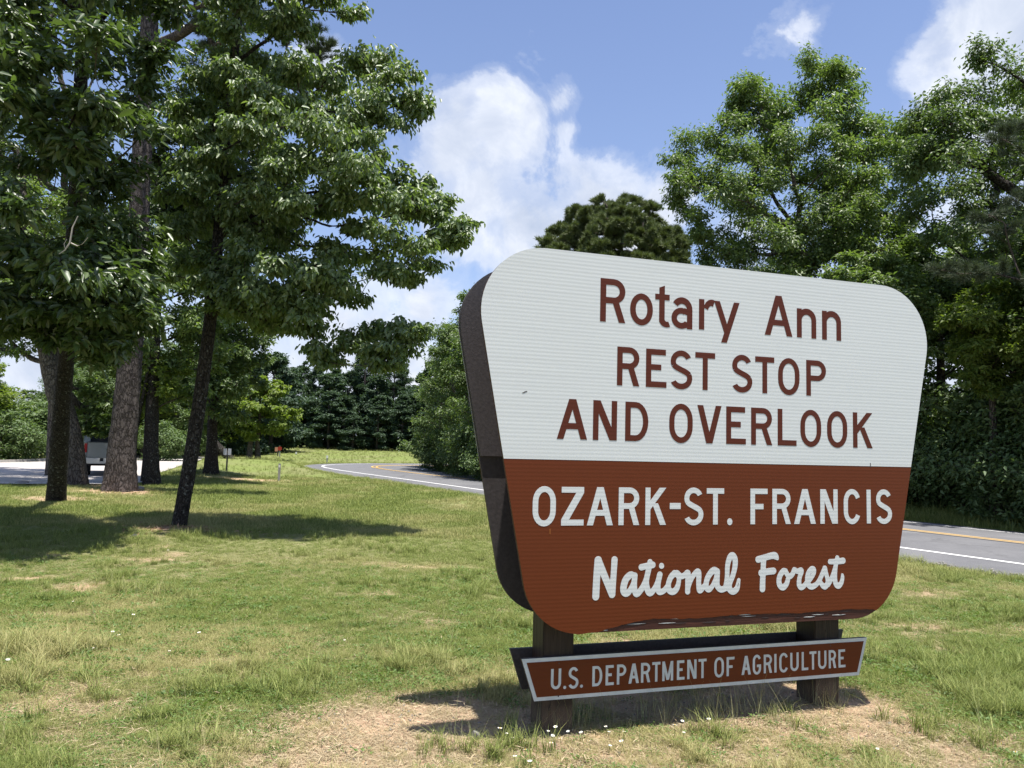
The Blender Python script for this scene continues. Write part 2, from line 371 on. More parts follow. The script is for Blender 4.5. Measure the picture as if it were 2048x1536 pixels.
def ribbon(name, offs, dz, mat, rough_edge=0.0, parent=None):
    offs = np.asarray(offs, float); n = len(RP); k = len(offs); Vv = np.zeros((n, k, 3))
    for j, o in enumerate(offs):
        oo = np.full(n, o)
        if rough_edge and j in (0, k - 1): oo = oo + (fbm(RP[:, 0] * 4, RP[:, 1] * 4, 3, 60 + j) - .5) * rough_edge
        if k > 2 and j in (0, k - 1): zz = road_z(o) - 0.06
        else: zz = road_z(oo)
        Vv[:, j, 0] = RP[:, 0] + RN[:, 0] * oo; Vv[:, j, 1] = RP[:, 1] + RN[:, 1] * oo; Vv[:, j, 2] = zz + dz
    ii, jj = np.meshgrid(np.arange(k - 1), np.arange(n - 1)); a = (jj * k + ii).ravel()
    Fv = np.stack([a, a + 1, a + k + 1, a + k], 1)
    return obj(name, mesh_np(name, Vv.reshape(-1, 3), Fv, mat), parent)
road = tag(ribbon('road', [-4.45, -4.2, -3.0, -1.5, -0.5, 1, 2.2, 3.2, 3.75, 3.95], 0.012, M['asphalt'], 0.28), kind='structure')
for o_, wd, mt in ((-3.2, .12, 'white_paint'), (3.05, .12, 'white_paint'), (-.14, .10, 'yellow_paint'), (.14, .10, 'yellow_paint')):
    e = ribbon('edge_line' if 'white' in mt else 'centre_line', [o_ - wd / 2, o_ + wd / 2], 0.017, M[mt], 0.02, road)
# gravelly verge strip
def lot_surface():
    tri = geometry.tessellate_polygon([[Vector((x, y, 0)) for x, y in LOT]])
    vv = [(x, y, 0.012) for x, y in LOT]
    return tag(obj('parking_lot', mesh_np('parking_lot', vv, [tuple(t) for t in tri], M['lot'])), kind='structure')
lot = lot_surface()
M['stone'] = plain('grey_stone', (0.22, 0.205, 0.19), 0.9, 0.2, var=.35, scale=9, bstr=.6)
M['curb'] = plain('concrete_curb', (0.42, 0.40, 0.36), 0.9, 0.2)
def strip_along(pts, wd, h, name, mat, parent):
    P = catmull(pts, 8); T = np.gradient(P, axis=0); T /= np.linalg.norm(T, axis=1)[:, None]; Nn = np.stack([T[:, 1], -T[:, 0]], 1)
    n = len(P); V_ = []
    for s, z in ((-.5, -0.05), (-.5, h), (.5, h), (.5, -0.05)):
        V_.append(np.stack([P[:, 0] + Nn[:, 0] * wd * s, P[:, 1] + Nn[:, 1] * wd * s, np.full(n, z)], 1))
    V_ = np.stack(V_, 1).reshape(-1, 3); Fv = []
    for i in range(n - 1):
        for j in range(3): Fv.append((i * 4 + j, i * 4 + j + 1, i * 4 + j + 5, i * 4 + j + 4))
    return obj(name, mesh_np(name, V_, Fv, mat), parent)
strip_along([(-66, 12), (-46, 24.1), (-32, 33.2), (-27.2, 39), (-27.2, 44), (-28.6, 52)], .16, .14, 'curb', M['curb'], lot)
e = obj('painted_line', mesh_np('painted_line', [(-21, 20.9, .017), (-12.9, 25.05, .017), (-12.95, 25.2, .017), (-21.1, 21.05, .017)], [(0, 1, 2, 3)], M['white_paint']), lot)

# ------------------------------------------------------------------ the forest sign
PHI = 0.3041
SC = Vector((1.29026, 4.5, 1.5296))
def wood_mat(name, c0, c1, zdir=True, glo=0.5):
    m, t, b = new_mat(name); setp(b, None, glo, 0.3)
    mp = t.nodes.new('ShaderNodeMapping'); mp.inputs['Scale'].default_value = (14, 14, 0.8) if zdir else (0.8, 14, 22)
    t.links.new(objc(t), mp.inputs[0]); n = NOISE(t, mp.outputs[0], 3, 6, 0.65, 0.6); n2 = NOISE(t, objc(t), 5, 4, 0.6)
    c = MIX(t, RAMP(t, n, [(0.3, 0.0), (0.7, 1.0)]), c0, c1)
    c = MIX(t, RAMP(t, NOISE(t, mp.outputs[0], 9, 4, 0.7), [(0.62, 0.0), (0.72, 0.6)]), c, tuple(min(1, x * 2.6) for x in c1))
    if zdir:
        sx_ = t.nodes.new('ShaderNodeSeparateXYZ'); t.links.new(objc(t), sx_.inputs[0])
        mud = RAMP(t, MATH(t, 'ADD', sx_.outputs['Z'], MATH(t, 'MULTIPLY', n2, .35)), [(0.22, 0.55), (0.36, 0.0)]); c = MIX(t, mud, c, (0.16, 0.115, 0.08))
        sp_ = RAMP(t, NOISE(t, mp.outputs[0], 1.3, 2, 0.5), [(0.49, 0.0), (0.5, 0.9), (0.51, 0.0)]); c = MIX(t, sp_, c, (0.004, 0.003, 0.003))
    t.links.new(c, b.inputs['Base Color']); bump(t, b, n, 0.5, 0.006); return m
M['post'] = wood_mat('dark_brown_timber', (0.016, 0.010, 0.008), (0.042, 0.027, 0.021))
M['edgewood'] = wood_mat('exposed_dark_plywood', (0.030, 0.010, 0.007), (0.085, 0.030, 0.020), False, 0.6)
M['inner'] = plain('dark_grey_backing', (0.050, 0.043, 0.043), 0.55, 0.4, 0.0, 0.3, 60, 0.25)
def sheeting(name, col, rough, stripe, spec=0.5):
    m, t, b = new_mat(name); oc = objc(t)
    s_ = t.nodes.new('ShaderNodeSeparateXYZ'); t.links.new(oc, s_.inputs[0])
    nn = NOISE(t, oc, 1.6, 4, 0.55)
    zz = MATH(t, 'ADD', MATH(t, 'MULTIPLY', s_.outputs['Z'], 6.2832 / 0.0215), MATH(t, 'MULTIPLY', nn, 2.5))
    wv = MATH(t, 'MULTIPLY_ADD', MATH(t, 'SINE', zz), 0.5, 0.5)
    mp = t.nodes.new('ShaderNodeMapping'); mp.inputs['Scale'].default_value = (0.35, 1, 17); t.links.new(oc, mp.inputs[0])
    n2 = NOISE(t, mp.outputs[0], 3.0, 5, 0.6)
    # fine retroreflective cell pattern
    ck = t.nodes.new('ShaderNodeTexChecker'); ck.inputs['Scale'].default_value = 260
    mr = t.nodes.new('ShaderNodeMapping'); mr.inputs['Rotation'].default_value = (0, R_(45), 0); t.links.new(oc, mr.inputs[0]); t.links.new(mr.outputs[0], ck.inputs[0])
    lo = tuple(x * (1 - stripe) for x in col)
    amp = RAMP(t, NOISE(t, oc, 1.1, 3, 0.5), [(0.35, 0.25), (0.65, 1.0)])
    c = MIX(t, MATH(t, 'MULTIPLY', MATH(t, 'ADD', MATH(t, 'MULTIPLY', MATH(t, 'MULTIPLY', wv, amp), 0.45), MATH(t, 'MULTIPLY_ADD', n2, 2.2, -.55)), 0.7, clamp=True), lo, col)
    c = MIX(t, MATH(t, 'MULTIPLY', ck.outputs['Fac'], 0.25), c, lo)
    st = RAMP(t, NOISE(t, oc, 2.5, 6, 0.7), [(0.55, 0.0), (0.8, 0.22)])
    c = MIX(t, st, c, tuple(x * 0.75 for x in col))
    t.links.new(c, b.inputs['Base Color']); setp(b, None, rough, spec)
    bump(t, b, MATH(t, 'ADD', wv, MATH(t, 'MULTIPLY', n2, 0.8)), 0.06, 0.004); return m
M['white_sheet'] = sheeting('white_reflective_sheeting', (0.66, 0.685, 0.675), 0.42, 0.12)
M['brown_sheet'] = sheeting('brown_reflective_sheeting', (0.125, 0.027, 0.006), 0.48, 0.08, 0.22)
M['brown_letter'] = sheeting('brown_vinyl', (0.095, 0.021, 0.009), 0.48, 0.06, 0.22)
M['white_letter'] = sheeting('white_vinyl', (0.64, 0.665, 0.655), 0.42, 0.10)
M['grey_border'] = plain('pale_grey_border_tape', (0.55, 0.575, 0.56), 0.5, 0.4, var=.1)

sign = empty('forest_sign', (SC.x, SC.y, 0), PHI)
tag(sign, 'large white and brown tapered forest sign with rounded corners on two dark timber posts', 'sign')
# local axes: x along the sign, y into the picture, z up; BZ = boundary height
BZ = SC.z
def corner(p, q, r, rad, n=10):
    """rounded corner at q between p and r"""
    p, q, r = (np.array(v, float) for v in (p, q, r)); a = (p - q) / np.linalg.norm(p - q); b = (r - q) / np.linalg.norm(r - q)
    ang = math.acos(a @ b); tl = rad / math.tan(ang / 2); c = q + (a + b) / np.linalg.norm(a + b) * rad / math.sin(ang / 2)
    s = q + a * tl - c; e = q + b * tl - c; out = []
    th = math.acos(max(-1, min(1, (s @ e) / rad / rad)))
    for i in range(n + 1):
        k = i / n; out.append(tuple(c + (s * math.sin((1 - k) * th) + e * math.sin(k * th)) / math.sin(th)))
    return out
TOP = 1.183; BOT = -0.949
def hw(v): return 1.388 + 0.195 * v
A_, B_, C_, D_ = (-hw(TOP), TOP), (hw(TOP), TOP), (hw(BOT), BOT), (-hw(BOT), BOT)
tl = corner(D_, A_, B_, .37, 16); tr = corner(A_, B_, C_, .37, 16); br = corner(B_, C_, D_, .34, 16); bl = corner(C_, D_, A_, .34, 16)
upper = tl + tr + [(hw(0), 0), (-hw(0), 0)]                 # clockwise
random.seed(4)
def wob(u0, u1, n, f, amp): return [(u0 + (u1 - u0) * i / n, f(u0 + (u1 - u0) * i / n) + random.uniform(-amp, amp)) for i in range(n + 1)]
lower = [(-hw(0), -.003), (hw(0), -.003)] + br + bl
def inset(poly, d):
    c = np.mean(poly, 0); out = []
    n = len(poly)
    for i in range(n):
        p0, p1, p2 = (np.array(poly[(i + k) % n], float) for k in (-1, 0, 1)); e1 = p1 - p0; e2 = p2 - p1
        if np.linalg.norm(e1) < 1e-7: e1 = e2
        if np.linalg.norm(e2) < 1e-7: e2 = e1
        n1 = np.array([e1[1], -e1[0]]) / np.linalg.norm(e1); n2 = np.array([e2[1], -e2[0]]) / np.linalg.norm(e2)
        m = n1 + n2; m /= max(1e-6, np.linalg.norm(m)); k = 1 / max(.35, m @ n1); out.append(tuple(p1 + m * d * k))
    return out
def extrude(name, poly, y0, y1, mat, parent, z0=0.0, mats=None):
    """closed plate: polygon in x,z from y0 (front) to y1 (back)"""
    n = len(poly); tri = geometry.tessellate_polygon([[Vector((x, z, 0)) for x, z in poly]])
    vv = [(x, y0, z + z0) for x, z in poly] + [(x, y1, z + z0) for x, z in poly]
    ff = []
    for t in tri:
        a, b, c = t
        nrm = (poly[b][0] - poly[a][0]) * (poly[c][1] - poly[a][1]) - (poly[b][1] - poly[a][1]) * (poly[c][0] - poly[a][0])
        if nrm < 0: a, c = c, a
        ff.append((a, b, c)); ff.append((c + n, b + n, a + n))
    area = sum(poly[i][0] * poly[(i + 1) % n][1] - poly[(i + 1) % n][0] * poly[i][1] for i in range(n))
    for i in range(n):
        j = (i + 1) % n
        ff.append((i, i + n, j + n, j) if area > 0 else (j, j + n, i + n, i))
    me = mesh_np(name, vv, ff, mat); return obj(name, me, parent)
full = tl + tr + br + bl
# front board, with its two sheets of facing
fb = extrude('front_board', full, 0.004, 0.024, M['edgewood'], sign, BZ)
extrude('white_face', inset(upper, -0.0) , 0.0, 0.0035, M['white_sheet'], fb, BZ)
def low_edge(u):
    return -0.949 + 0.056 * float(sstep(-0.95, -0.45, u)) + 0.004 * math.sin(u * 9)
br_u = [p for p in br if p[1] > -0.905]; bl_u = [p for p in bl if p[0] < -0.955]
lowpoly = [(-hw(0), -.003), (hw(0), -.003)] + br_u + wob(1.07, -0.93, 70, low_edge, .0028) + bl_u
extrude('brown_face', lowpoly, 0.0, 0.0035, M['brown_sheet'], fb, BZ)
# splinters of torn facing in the exposed strip
for k in range(30):
    u = random.uniform(-.9, .95); v = low_edge(u) - random.uniform(.0, .03) * (1 if u > -.5 else .2); l = random.uniform(.02, .13); h_ = random.uniform(.0008, .0024)
    if v < BOT + .006: continue
    pal = random.random() < .35
    extrude('facing_scrap', [(u, v), (u + l * .4, v + h_), (u + l, v + h_ * .3), (u + l * .6, v - h_)], 0.0022, 0.0041, M['grey_border'] if pal else M['inner'], fb, BZ)
# back board (seen from the inside): upper plate stands proud of the lower one
bb = extrude('back_board', full, 0.508, 0.528, M['inner'], sign, BZ)
extrude('backing_plate', inset(upper, 0.004), 0.486, 0.5065, M['inner'], bb, BZ)
extrude('white_face', upper, 0.5285, 0.532, M['white_sheet'], bb, BZ)
extrude('brown_face', lower, 0.5285, 0.532, M['brown_sheet'], bb, BZ)
# posts
def box(name, x0, x1, y0, y1, z0, z1, mat, parent, bev=0.004):
    import bmesh
    bm = bmesh.new(); r = bmesh.ops.create_cube(bm, size=1)
    for v in bm.verts: v.co = Vector(((x0 + x1) / 2 + v.co.x * (x1 - x0), (y0 + y1) / 2 + v.co.y * (y1 - y0), (z0 + z1) / 2 + v.co.z * (z1 - z0)))
    if bev: bmesh.ops.bevel(bm, geom=bm.edges[:], offset=bev, segments=2, affect='EDGES')
    me = bpy.data.meshes.new(name); bm.to_mesh(me); bm.free(); me.materials.append(mat); return obj(name, me, parent)
box('post', -1.072, -0.886, .175, .361, -0.4, BZ + 1.0, M['post'], sign)
box('post', 0.772, 0.958, .175, .361, -0.4, BZ + 1.0, M['post'], sign)
box('top_cap', -1.08, 1.08, .0245, .4855, BZ + 1.135, BZ + 1.150, M['post'], sign, .002)
for u in (-.979, .865):       # spacers that hold the two boards off the posts
    for z in (BZ - .62, BZ + .75):
        box('spacer_block', u - .07, u + .07, .024, .175, z - .05, z + .05, M['post'], sign, .002)
        box('spacer_block', u - .07, u + .07, .361, .486 if z > BZ else .508, z - .05, z + .05, M['post'], sign, .002)
# agriculture board
dz0, dz1 = 0.4195, 0.1865
dp = [(-1.207, dz0), (1.155, dz0), (1.088, dz1), (-1.128, dz1)]
db = extrude('department_board', dp, .151, .174, M['inner'], sign)
extrude('border', dp, .1485, .1505, M['grey_border'], db)
extrude('brown_face', inset(dp, 0.021), .1465, .148, M['brown_sheet'], db)
dbb = extrude('rear_department_board', dp, .362, .384, M['inner'], sign)
extrude('border', dp, .3845, .3865, M['grey_border'], dbb)
extrude('brown_face', inset(dp, 0.021), .387, .3885, M['brown_sheet'], dbb)

# ---- lettering: polygons united by constrained Delaunay triangulation
def arc(cx, cy, rx, ry, a0, a1, n=12):
    return [(cx + rx * math.cos(R_(a0 + (a1 - a0) * i / n)), cy + ry * math.sin(R_(a0 + (a1 - a0) * i / n))) for i in range(n + 1)]
def band(outer, inner):
    return [[outer[i], outer[i + 1], inner[i + 1], inner[i]] for i in range(len(outer) - 1)]
def rect(x0, y0, x1, y1): return [(x0, y0), (x1, y0), (x1, y1), (x0, y1)]
def ring(cx, cy, rx, ry, s, a0=0, a1=360, n=28, sy=None):
    sy = s if sy is None else sy
    return band(arc(cx, cy, rx, ry, a0, a1, n), arc(cx, cy, rx - s, ry - sy, a0, a1, n))
def diag(xa, ya, xb, yb, sx): return [(xa, ya), (xa + sx, ya), (xb + sx, yb), (xb, yb)]
def superO(w, h, s, y0=0.0):
    """oval with straight-ish flanks"""
    r = w / 2; k = min(h / 2, r * 1.25)
    out = arc(r, h - k, r, k, 0, 180, 14) + arc(r, k, r, k, 180, 360, 14); out.append(out[0])
    inn = arc(r, h - k, r - s, k - s, 0, 180, 14) + arc(r, k, r - s, k - s, 180, 360, 14); inn.append(inn[0])
    return [[(x, y + y0) for x, y in q] for q in band(out, inn)]
def bowl(x0, yb, w, h, s):     # D shaped lobe attached to a stem at x0
    r = h / 2; k = min(r, w * .62); xs = w - k
    out = [(x0, yb + h)] + arc(x0 + xs, yb + r, k, r, 90, -90, 12) + [(x0, yb)]
    inn = [(x0, yb + h - s)] + arc(x0 + xs, yb + r, k - s, r - s, 90, -90, 12) + [(x0, yb + s)]
    return band(out, inn)
def glyph(ch, w, h, s):
    P = []
    if ch == 'R': P = [rect(0, 0, s, h)] + bowl(s * .5, h * .43, w * .99 - s * .5, h * .57, s) + [diag(w - s * 1.12, 0, w * .48, h * .47, s * 1.12)]
    elif ch == 'P': P = [rect(0, 0, s, h)] + bowl(s * .5, h * .42, w - s * .5, h * .58, s)
    elif ch == 'D': P = [rect(0, 0, s, h)] + bowl(s * .5, 0, w - s * .5, h, s)
    elif ch == 'B': P = [rect(0, 0, s, h)] + bowl(s * .5, 0, w - s * .5, h * .54, s) + bowl(s * .5, h * .48, w * .95 - s * .5, h * .52, s)
    elif ch == 'E': P = [rect(0, 0, s, h), rect(0, 0, w, s), rect(0, h - s, w * .96, h), rect(0, h * .45, w * .74, h * .45 + s)]
    elif ch == 'F': P = [rect(0, 0, s, h), rect(0, h - s, w, h), rect(0, h * .42, w * .76, h * .42 + s)]
    elif ch == 'T': P = [rect(w / 2 - s / 2, 0, w / 2 + s / 2, h), rect(0, h - s, w, h)]
    elif ch == 'L': P = [rect(0, 0, s, h), rect(0, 0, w, s)]
    elif ch == 'I': P = [rect(w / 2 - s / 2, 0, w / 2 + s / 2, h)]
    elif ch == 'N': P = [rect(0, 0, s, h), rect(w - s, 0, w, h), diag(w - s * 1.3, 0, 0, h, s * 1.3)]
    elif ch == 'M': P = [rect(0, 0, s, h), rect(w - s, 0, w, h), diag(w / 2 - s * .55, h * .05, 0, h, s * 1.05), diag(w / 2 - s * .5, h * .05, w - s * 1.05, h, s * 1.05)]
    elif ch == 'A': P = [diag(0, 0, w / 2 - s * .62, h, s * 1.15), diag(w - s * 1.15, 0, w / 2 - s * .53, h, s * 1.15), rect(w * .2, h * .25, w * .8, h * .25 + s)]
    elif ch == 'V': P = [diag(w / 2 - s * .62, 0, 0, h, s * 1.15), diag(w / 2 - s * .53, 0, w - s * 1.15, h, s * 1.15)]
    elif ch == 'Z': P = [rect(0, h - s, w, h), rect(0, 0, w, s), diag(0, s, w - s * 1.45, h - s, s * 1.45)]
    elif ch == 'K': P = [rect(0, 0, s, h), diag(0.0, h * .30, w - s * 1.35, h, s * 1.35), diag(w - s * 1.2, 0, w * .32, h * .58, s * 1.2)]; P[1] = [(s * .5, h * .32), (s * .5, h * .32 + s * 1.6), (w - s * 1.3, h), (w, h)]
    elif ch == 'O': P = superO(w, h, s)
    elif ch == 'C':
        r = w / 2; k = min(h / 2, r * 1.25)
        out = arc(r, h - k, r, k, 22, 180, 14) + arc(r, k, r, k, 180, 338, 14); inn = arc(r, h - k, r - s, k - s, 22, 180, 14) + arc(r, k, r - s, k - s, 180, 338, 14)
        P = band(out, inn)
    elif ch == 'G':
        r = w / 2; k = min(h / 2, r * 1.25)
        out = arc(r, h - k, r, k, 22, 180, 14) + arc(r, k, r, k, 180, 360, 14); inn = arc(r, h - k, r - s, k - s, 22, 180, 14) + arc(r, k, r - s, k - s, 180, 360, 14)
        P = band(out, inn) + [rect(w - s, k, w, h * .5), rect(w * .5, h * .5 - s, w, h * .5)]
    elif ch == 'U':
        r = w / 2; out = [(0, h)] + arc(r, r * 1.1, r, r * 1.1, 180, 360, 14) + [(w, h)]; inn = [(s, h)] + arc(r, r * 1.1, r - s, r * 1.1 - s, 180, 360, 14) + [(w - s, h)]
        P = band(out, inn)
    elif ch == 'S':
        r = w / 2; k2 = h * .27; k1 = h - 2 * k2 + 0.0
        ra = (h * .5 + s * .5) / 2
        # upper lobe: counter-clockwise from upper right, lower lobe mirrored
        cyu = h - ra; cyl = ra
        up = ring(r, cyu, r * .95, ra, s, 25, 205, 14); lo = ring(r, cyl, r, ra, s, -155, 25, 14)
        a0 = arc(r, cyu, r * .95, ra, 205, 205, 1)[0]; a1 = arc(r, cyu, r * .95 - s, ra - s, 205, 205, 1)[0]
        b0 = arc(r, cyl, r, ra, 25, 25, 1)[0]; b1 = arc(r, cyl, r - s, ra - s, 25, 25, 1)[0]
        # spine as a smooth s-bend
        c0 = []
        ca = ((a0[0] + a1[0]) / 2, (a0[1] + a1[1]) / 2); cb = ((b0[0] + b1[0]) / 2, (b0[1] + b1[1]) / 2)
        t0 = (math.sin(R_(25)) * .42 * w, -math.cos(R_(25)) * .42 * w * .9); pts = []
        for i in range(13):
            t = i / 12; h00 = 2 * t ** 3 - 3 * t * t + 1; h10 = t ** 3 - 2 * t * t + t; h01 = -2 * t ** 3 + 3 * t * t; h11 = t ** 3 - t * t
            pts.append((h00 * ca[0] + h10 * t0[0] * 1.3 + h01 * cb[0] + h11 * t0[0] * 1.3, h00 * ca[1] + h10 * t0[1] * 1.3 + h01 * cb[1] + h11 * t0[1] * 1.3))
        L, Rr = [], []
        for i, p in enumerate(pts):
            q0 = pts[max(0, i - 1)]; q1 = pts[min(12, i + 1)]; tx, ty = q1[0] - q0[0], q1[1] - q0[1]; l = math.hypot(tx, ty)
            L.append((p[0] - ty / l * s / 2, p[1] + tx / l * s / 2)); Rr.append((p[0] + ty / l * s / 2, p[1] - tx / l * s / 2))
        P = up + lo + band(L, Rr)
    elif ch == '-': P = [rect(0, 0, w, h)]
    elif ch == '.': P = [arc(w / 2, h / 2, w / 2, h / 2, 0, 330, 11)]
    elif ch == 'o': P = superO(w, h, s)
    elif ch == 'n':
        r = w / 2; out = [(0, h * .25)] + [(0, h * .62)] + arc(r, h * .62, r, h * .38, 170, 0, 12) + [(w, 0)]
        inn = [(s, h * .25)] + [(s, h * .6)] + arc(r, h * .60, r - s, h * .38 - s, 170, 0, 12) + [(w - s, 0)]
        P = [rect(0, 0, s, h * .985)] + band(out[2:], inn[2:])
    elif ch == 'r':
        out = arc(s + w * .55, h * .62, w * .62, h * .38, 165, 68, 8); inn = arc(s + w * .52, h * .60, w * .62 - s * .95, h * .38 - s, 165, 62, 8)
        P = [rect(0, 0, s, h * .985)] + band(out, inn)
    elif ch == 't':
        P = [[(w * .28, h * .12), (w * .28 + s, h * .12), (w * .28 + s, h), (w * .28, h * .94)], rect(0, h * .65, w, h * .65 + s * .95)]
        out = [(w * .28, h * .3)] + arc(w * .28 + s * 1.35, s * 1.25, s * 1.35, s * 1.25, 180, 300, 8); inn = [(w * .28 + s, h * .3)] + arc(w * .28 + s * 1.45, s * 1.35, s * .45, s * .4, 180, 300, 8)
        P += band(out, inn)
    elif ch == 'a':
        P = [rect(w - s, 0, w, h * .62)]
        P += ring(w * .47, h * .33, w * .47, h * .335, s, 55, 325, 16)
        out = arc(w * .5, h * .62, w * .5, h * .38, 0, 148, 12); inn = arc(w * .5, h * .60, w * .5 - s, h * .38 - s, 0, 148, 12); P += band(out, inn)
        P += [[(w * .62, h * .665 - s * .0), (w - s * .5, h * .60), (w - s * .5, h * .60 - s), (w * .62, h * .665 - s * 1.05)], [(w * .62, 0.015 * h), (w - s * .5, h * .06), (w - s * .5, h * .06 + s), (w * .62, s * 1.05)]]
    elif ch == 'y':
        P = [diag(w * .5 - s * .5, h * .24, 0, h, s * 1.1), diag(w * .28, 0, w - s * 1.1, h, s * 1.1)]
    return P
def union_mesh(name, polys, y0, y1, mat, parent, z0=0.0):
    co, faces, idx = [], [], {}
    def vid(p):
        k = (round(p[0], 6), round(p[1], 6))
        if k not in idx: idx[k] = len(co); co.append(Vector(k))
        return idx[k]
    for P in polys:
        a = sum(P[i][0] * P[(i + 1) % len(P)][1] - P[(i + 1) % len(P)][0] * P[i][1] for i in range(len(P)))
        if abs(a) < 1e-9: continue
        if a < 0: P = P[::-1]
        f = []
        for p in P:
            v = vid(p)
            if not f or f[-1] != v: f.append(v)
        if f[0] == f[-1]: f.pop()
        if len(f) > 2: faces.append(f)
    vo, eo, fo, ov, oe, of = geometry.delaunay_2d_cdt(co, [], faces, 0, 1e-5)
    tris = [tuple(f) for f, o in zip(fo, of) if len(o)]
    n = len(vo); vv = [(v.x, y0, v.y + z0) for v in vo] + [(v.x, y1, v.y + z0) for v in vo]
    ff = []; ed = {}
    for f in tris:
        ar = sum(vo[f[i]].x * vo[f[(i + 1) % len(f)]].y - vo[f[(i + 1) % len(f)]].x * vo[f[i]].y for i in range(len(f)))
        if ar < 0: f = f[::-1]
        ff.append(f); ff.append(tuple(q + n for q in f[::-1]))
        for i in range(len(f)): ed[(f[i], f[(i + 1) % len(f)])] = 1
    for (a, b) in list(ed):
        if (b, a) not in ed: ff.append((a, a + n, b + n, b))
    return obj(name, mesh_np(name, vv, ff, mat), parent)
ROWS = [
 ([('R', -0.835, -0.676, 0.793, 1.045), ('o', -0.646, -0.499, 0.788, 0.977), ('t', -0.484, -0.389, 0.788, 1.037), ('a', -0.376, -0.236, 0.788, 0.977), ('r', -0.191, -0.098, 0.793, 0.980), ('y', -0.088, 0.09, 0.724, 0.975), ('A', 0.27, 0.473, 0.793, 1.044), ('n', 0.507, 0.652, 0.793, 0.98), ('n', 0.697, 0.843, 0.792, 0.98)], None, None, .036, 'brown_letter'),
 ([('R', -0.723, -0.581), ('E', -0.539, -0.405), ('S', -0.382, -0.234), ('T', -0.214, -0.079), ('S', 0.036, 0.181), ('T', 0.202, 0.339), ('O', 0.367, 0.524), ('P', 0.575, 0.724)], .431, .655, .034, 'brown_letter'),
 ([('A', -1.084, -0.902), ('N', -0.867, -0.719), ('D', -0.667, -0.52), ('O', -0.384, -0.229), ('V', -0.198, -0.034), ('E', -0.001, 0.136), ('R', 0.173, 0.323), ('L', 0.363, 0.5), ('O', 0.529, 0.684), ('O', 0.729, 0.883), ('K', 0.928, 1.08)], .115, .340, .034, 'brown_letter'),
 ([('O', -1.216, -1.081), ('Z', -1.048, -0.914), ('A', -0.894, -0.736), ('R', -0.701, -0.571), ('K', -0.533, -0.4), ('-', -0.376, -0.305, -0.271, -0.236), ('S', -0.284, -0.154), ('T', -0.132, -0.014), ('.', 0.007, 0.043, -0.366, -0.325), ('F', 0.168, 0.289), ('R', 0.323, 0.455), ('A', 0.48, 0.639), ('N', 0.673, 0.804), ('C', 0.85, 0.979), ('I', 1.027, 1.06), ('S', 1.099, 1.227)], -.361, -.149, .032, 'white_letter')]
def put_row(row, v0, v1, s, mat, parent, yb, z0):
    for g in row:
        ch, a, b = g[:3]; lo, hi = (g[3], g[4]) if len(g) > 3 else (v0, v1)
        if ch in 'OCSG' and len(g) == 3: lo -= .004; hi += .003
        P = glyph(ch, b - a, hi - lo, s)
        P = [[(x + a, y + lo) for x, y in q] for q in P]
        union_mesh('letter', P, yb - .0012, yb - .0002, M[mat], parent, z0)
wf, bf = [c for c in fb.children if c.name.startswith('white_face')][0], [c for c in fb.children if c.name.startswith('brown_face')][0]
for i, (row, v0, v1, s, mt) in enumerate(ROWS): put_row(row, v0, v1, s, mt, fb, 0.0, BZ)
DEPT = [('U', -1.032, -0.971), ('.', -0.957, -0.939, -1.288, -1.270), ('S', -0.927, -0.865), ('.', -0.855, -0.837, -1.288, -1.270), ('D', -0.78, -0.718), ('E', -0.697, -0.645), ('P', -0.626, -0.567), ('A', -0.552, -0.485), ('R', -0.472, -0.412), ('T', -0.399, -0.346), ('M', -0.333, -0.261), ('E', -0.236, -0.185), ('N', -0.167, -0.104), ('T', -0.091, -0.036), ('O', 0.018, 0.084), ('F', 0.103, 0.158), ('A', 0.208, 0.274), ('G', 0.288, 0.347), ('R', 0.367, 0.427), ('I', 0.444, 0.459), ('C', 0.48, 0.544), ('U', 0.561, 0.623), ('L', 0.646, 0.695), ('T', 0.705, 0.757), ('U', 0.77, 0.833), ('R', 0.851, 0.908), ('E', 0.926, 0.98)]
put_row(DEPT, -1.2855, -1.1735, .0155, 'grey_border', db, .1465, BZ)
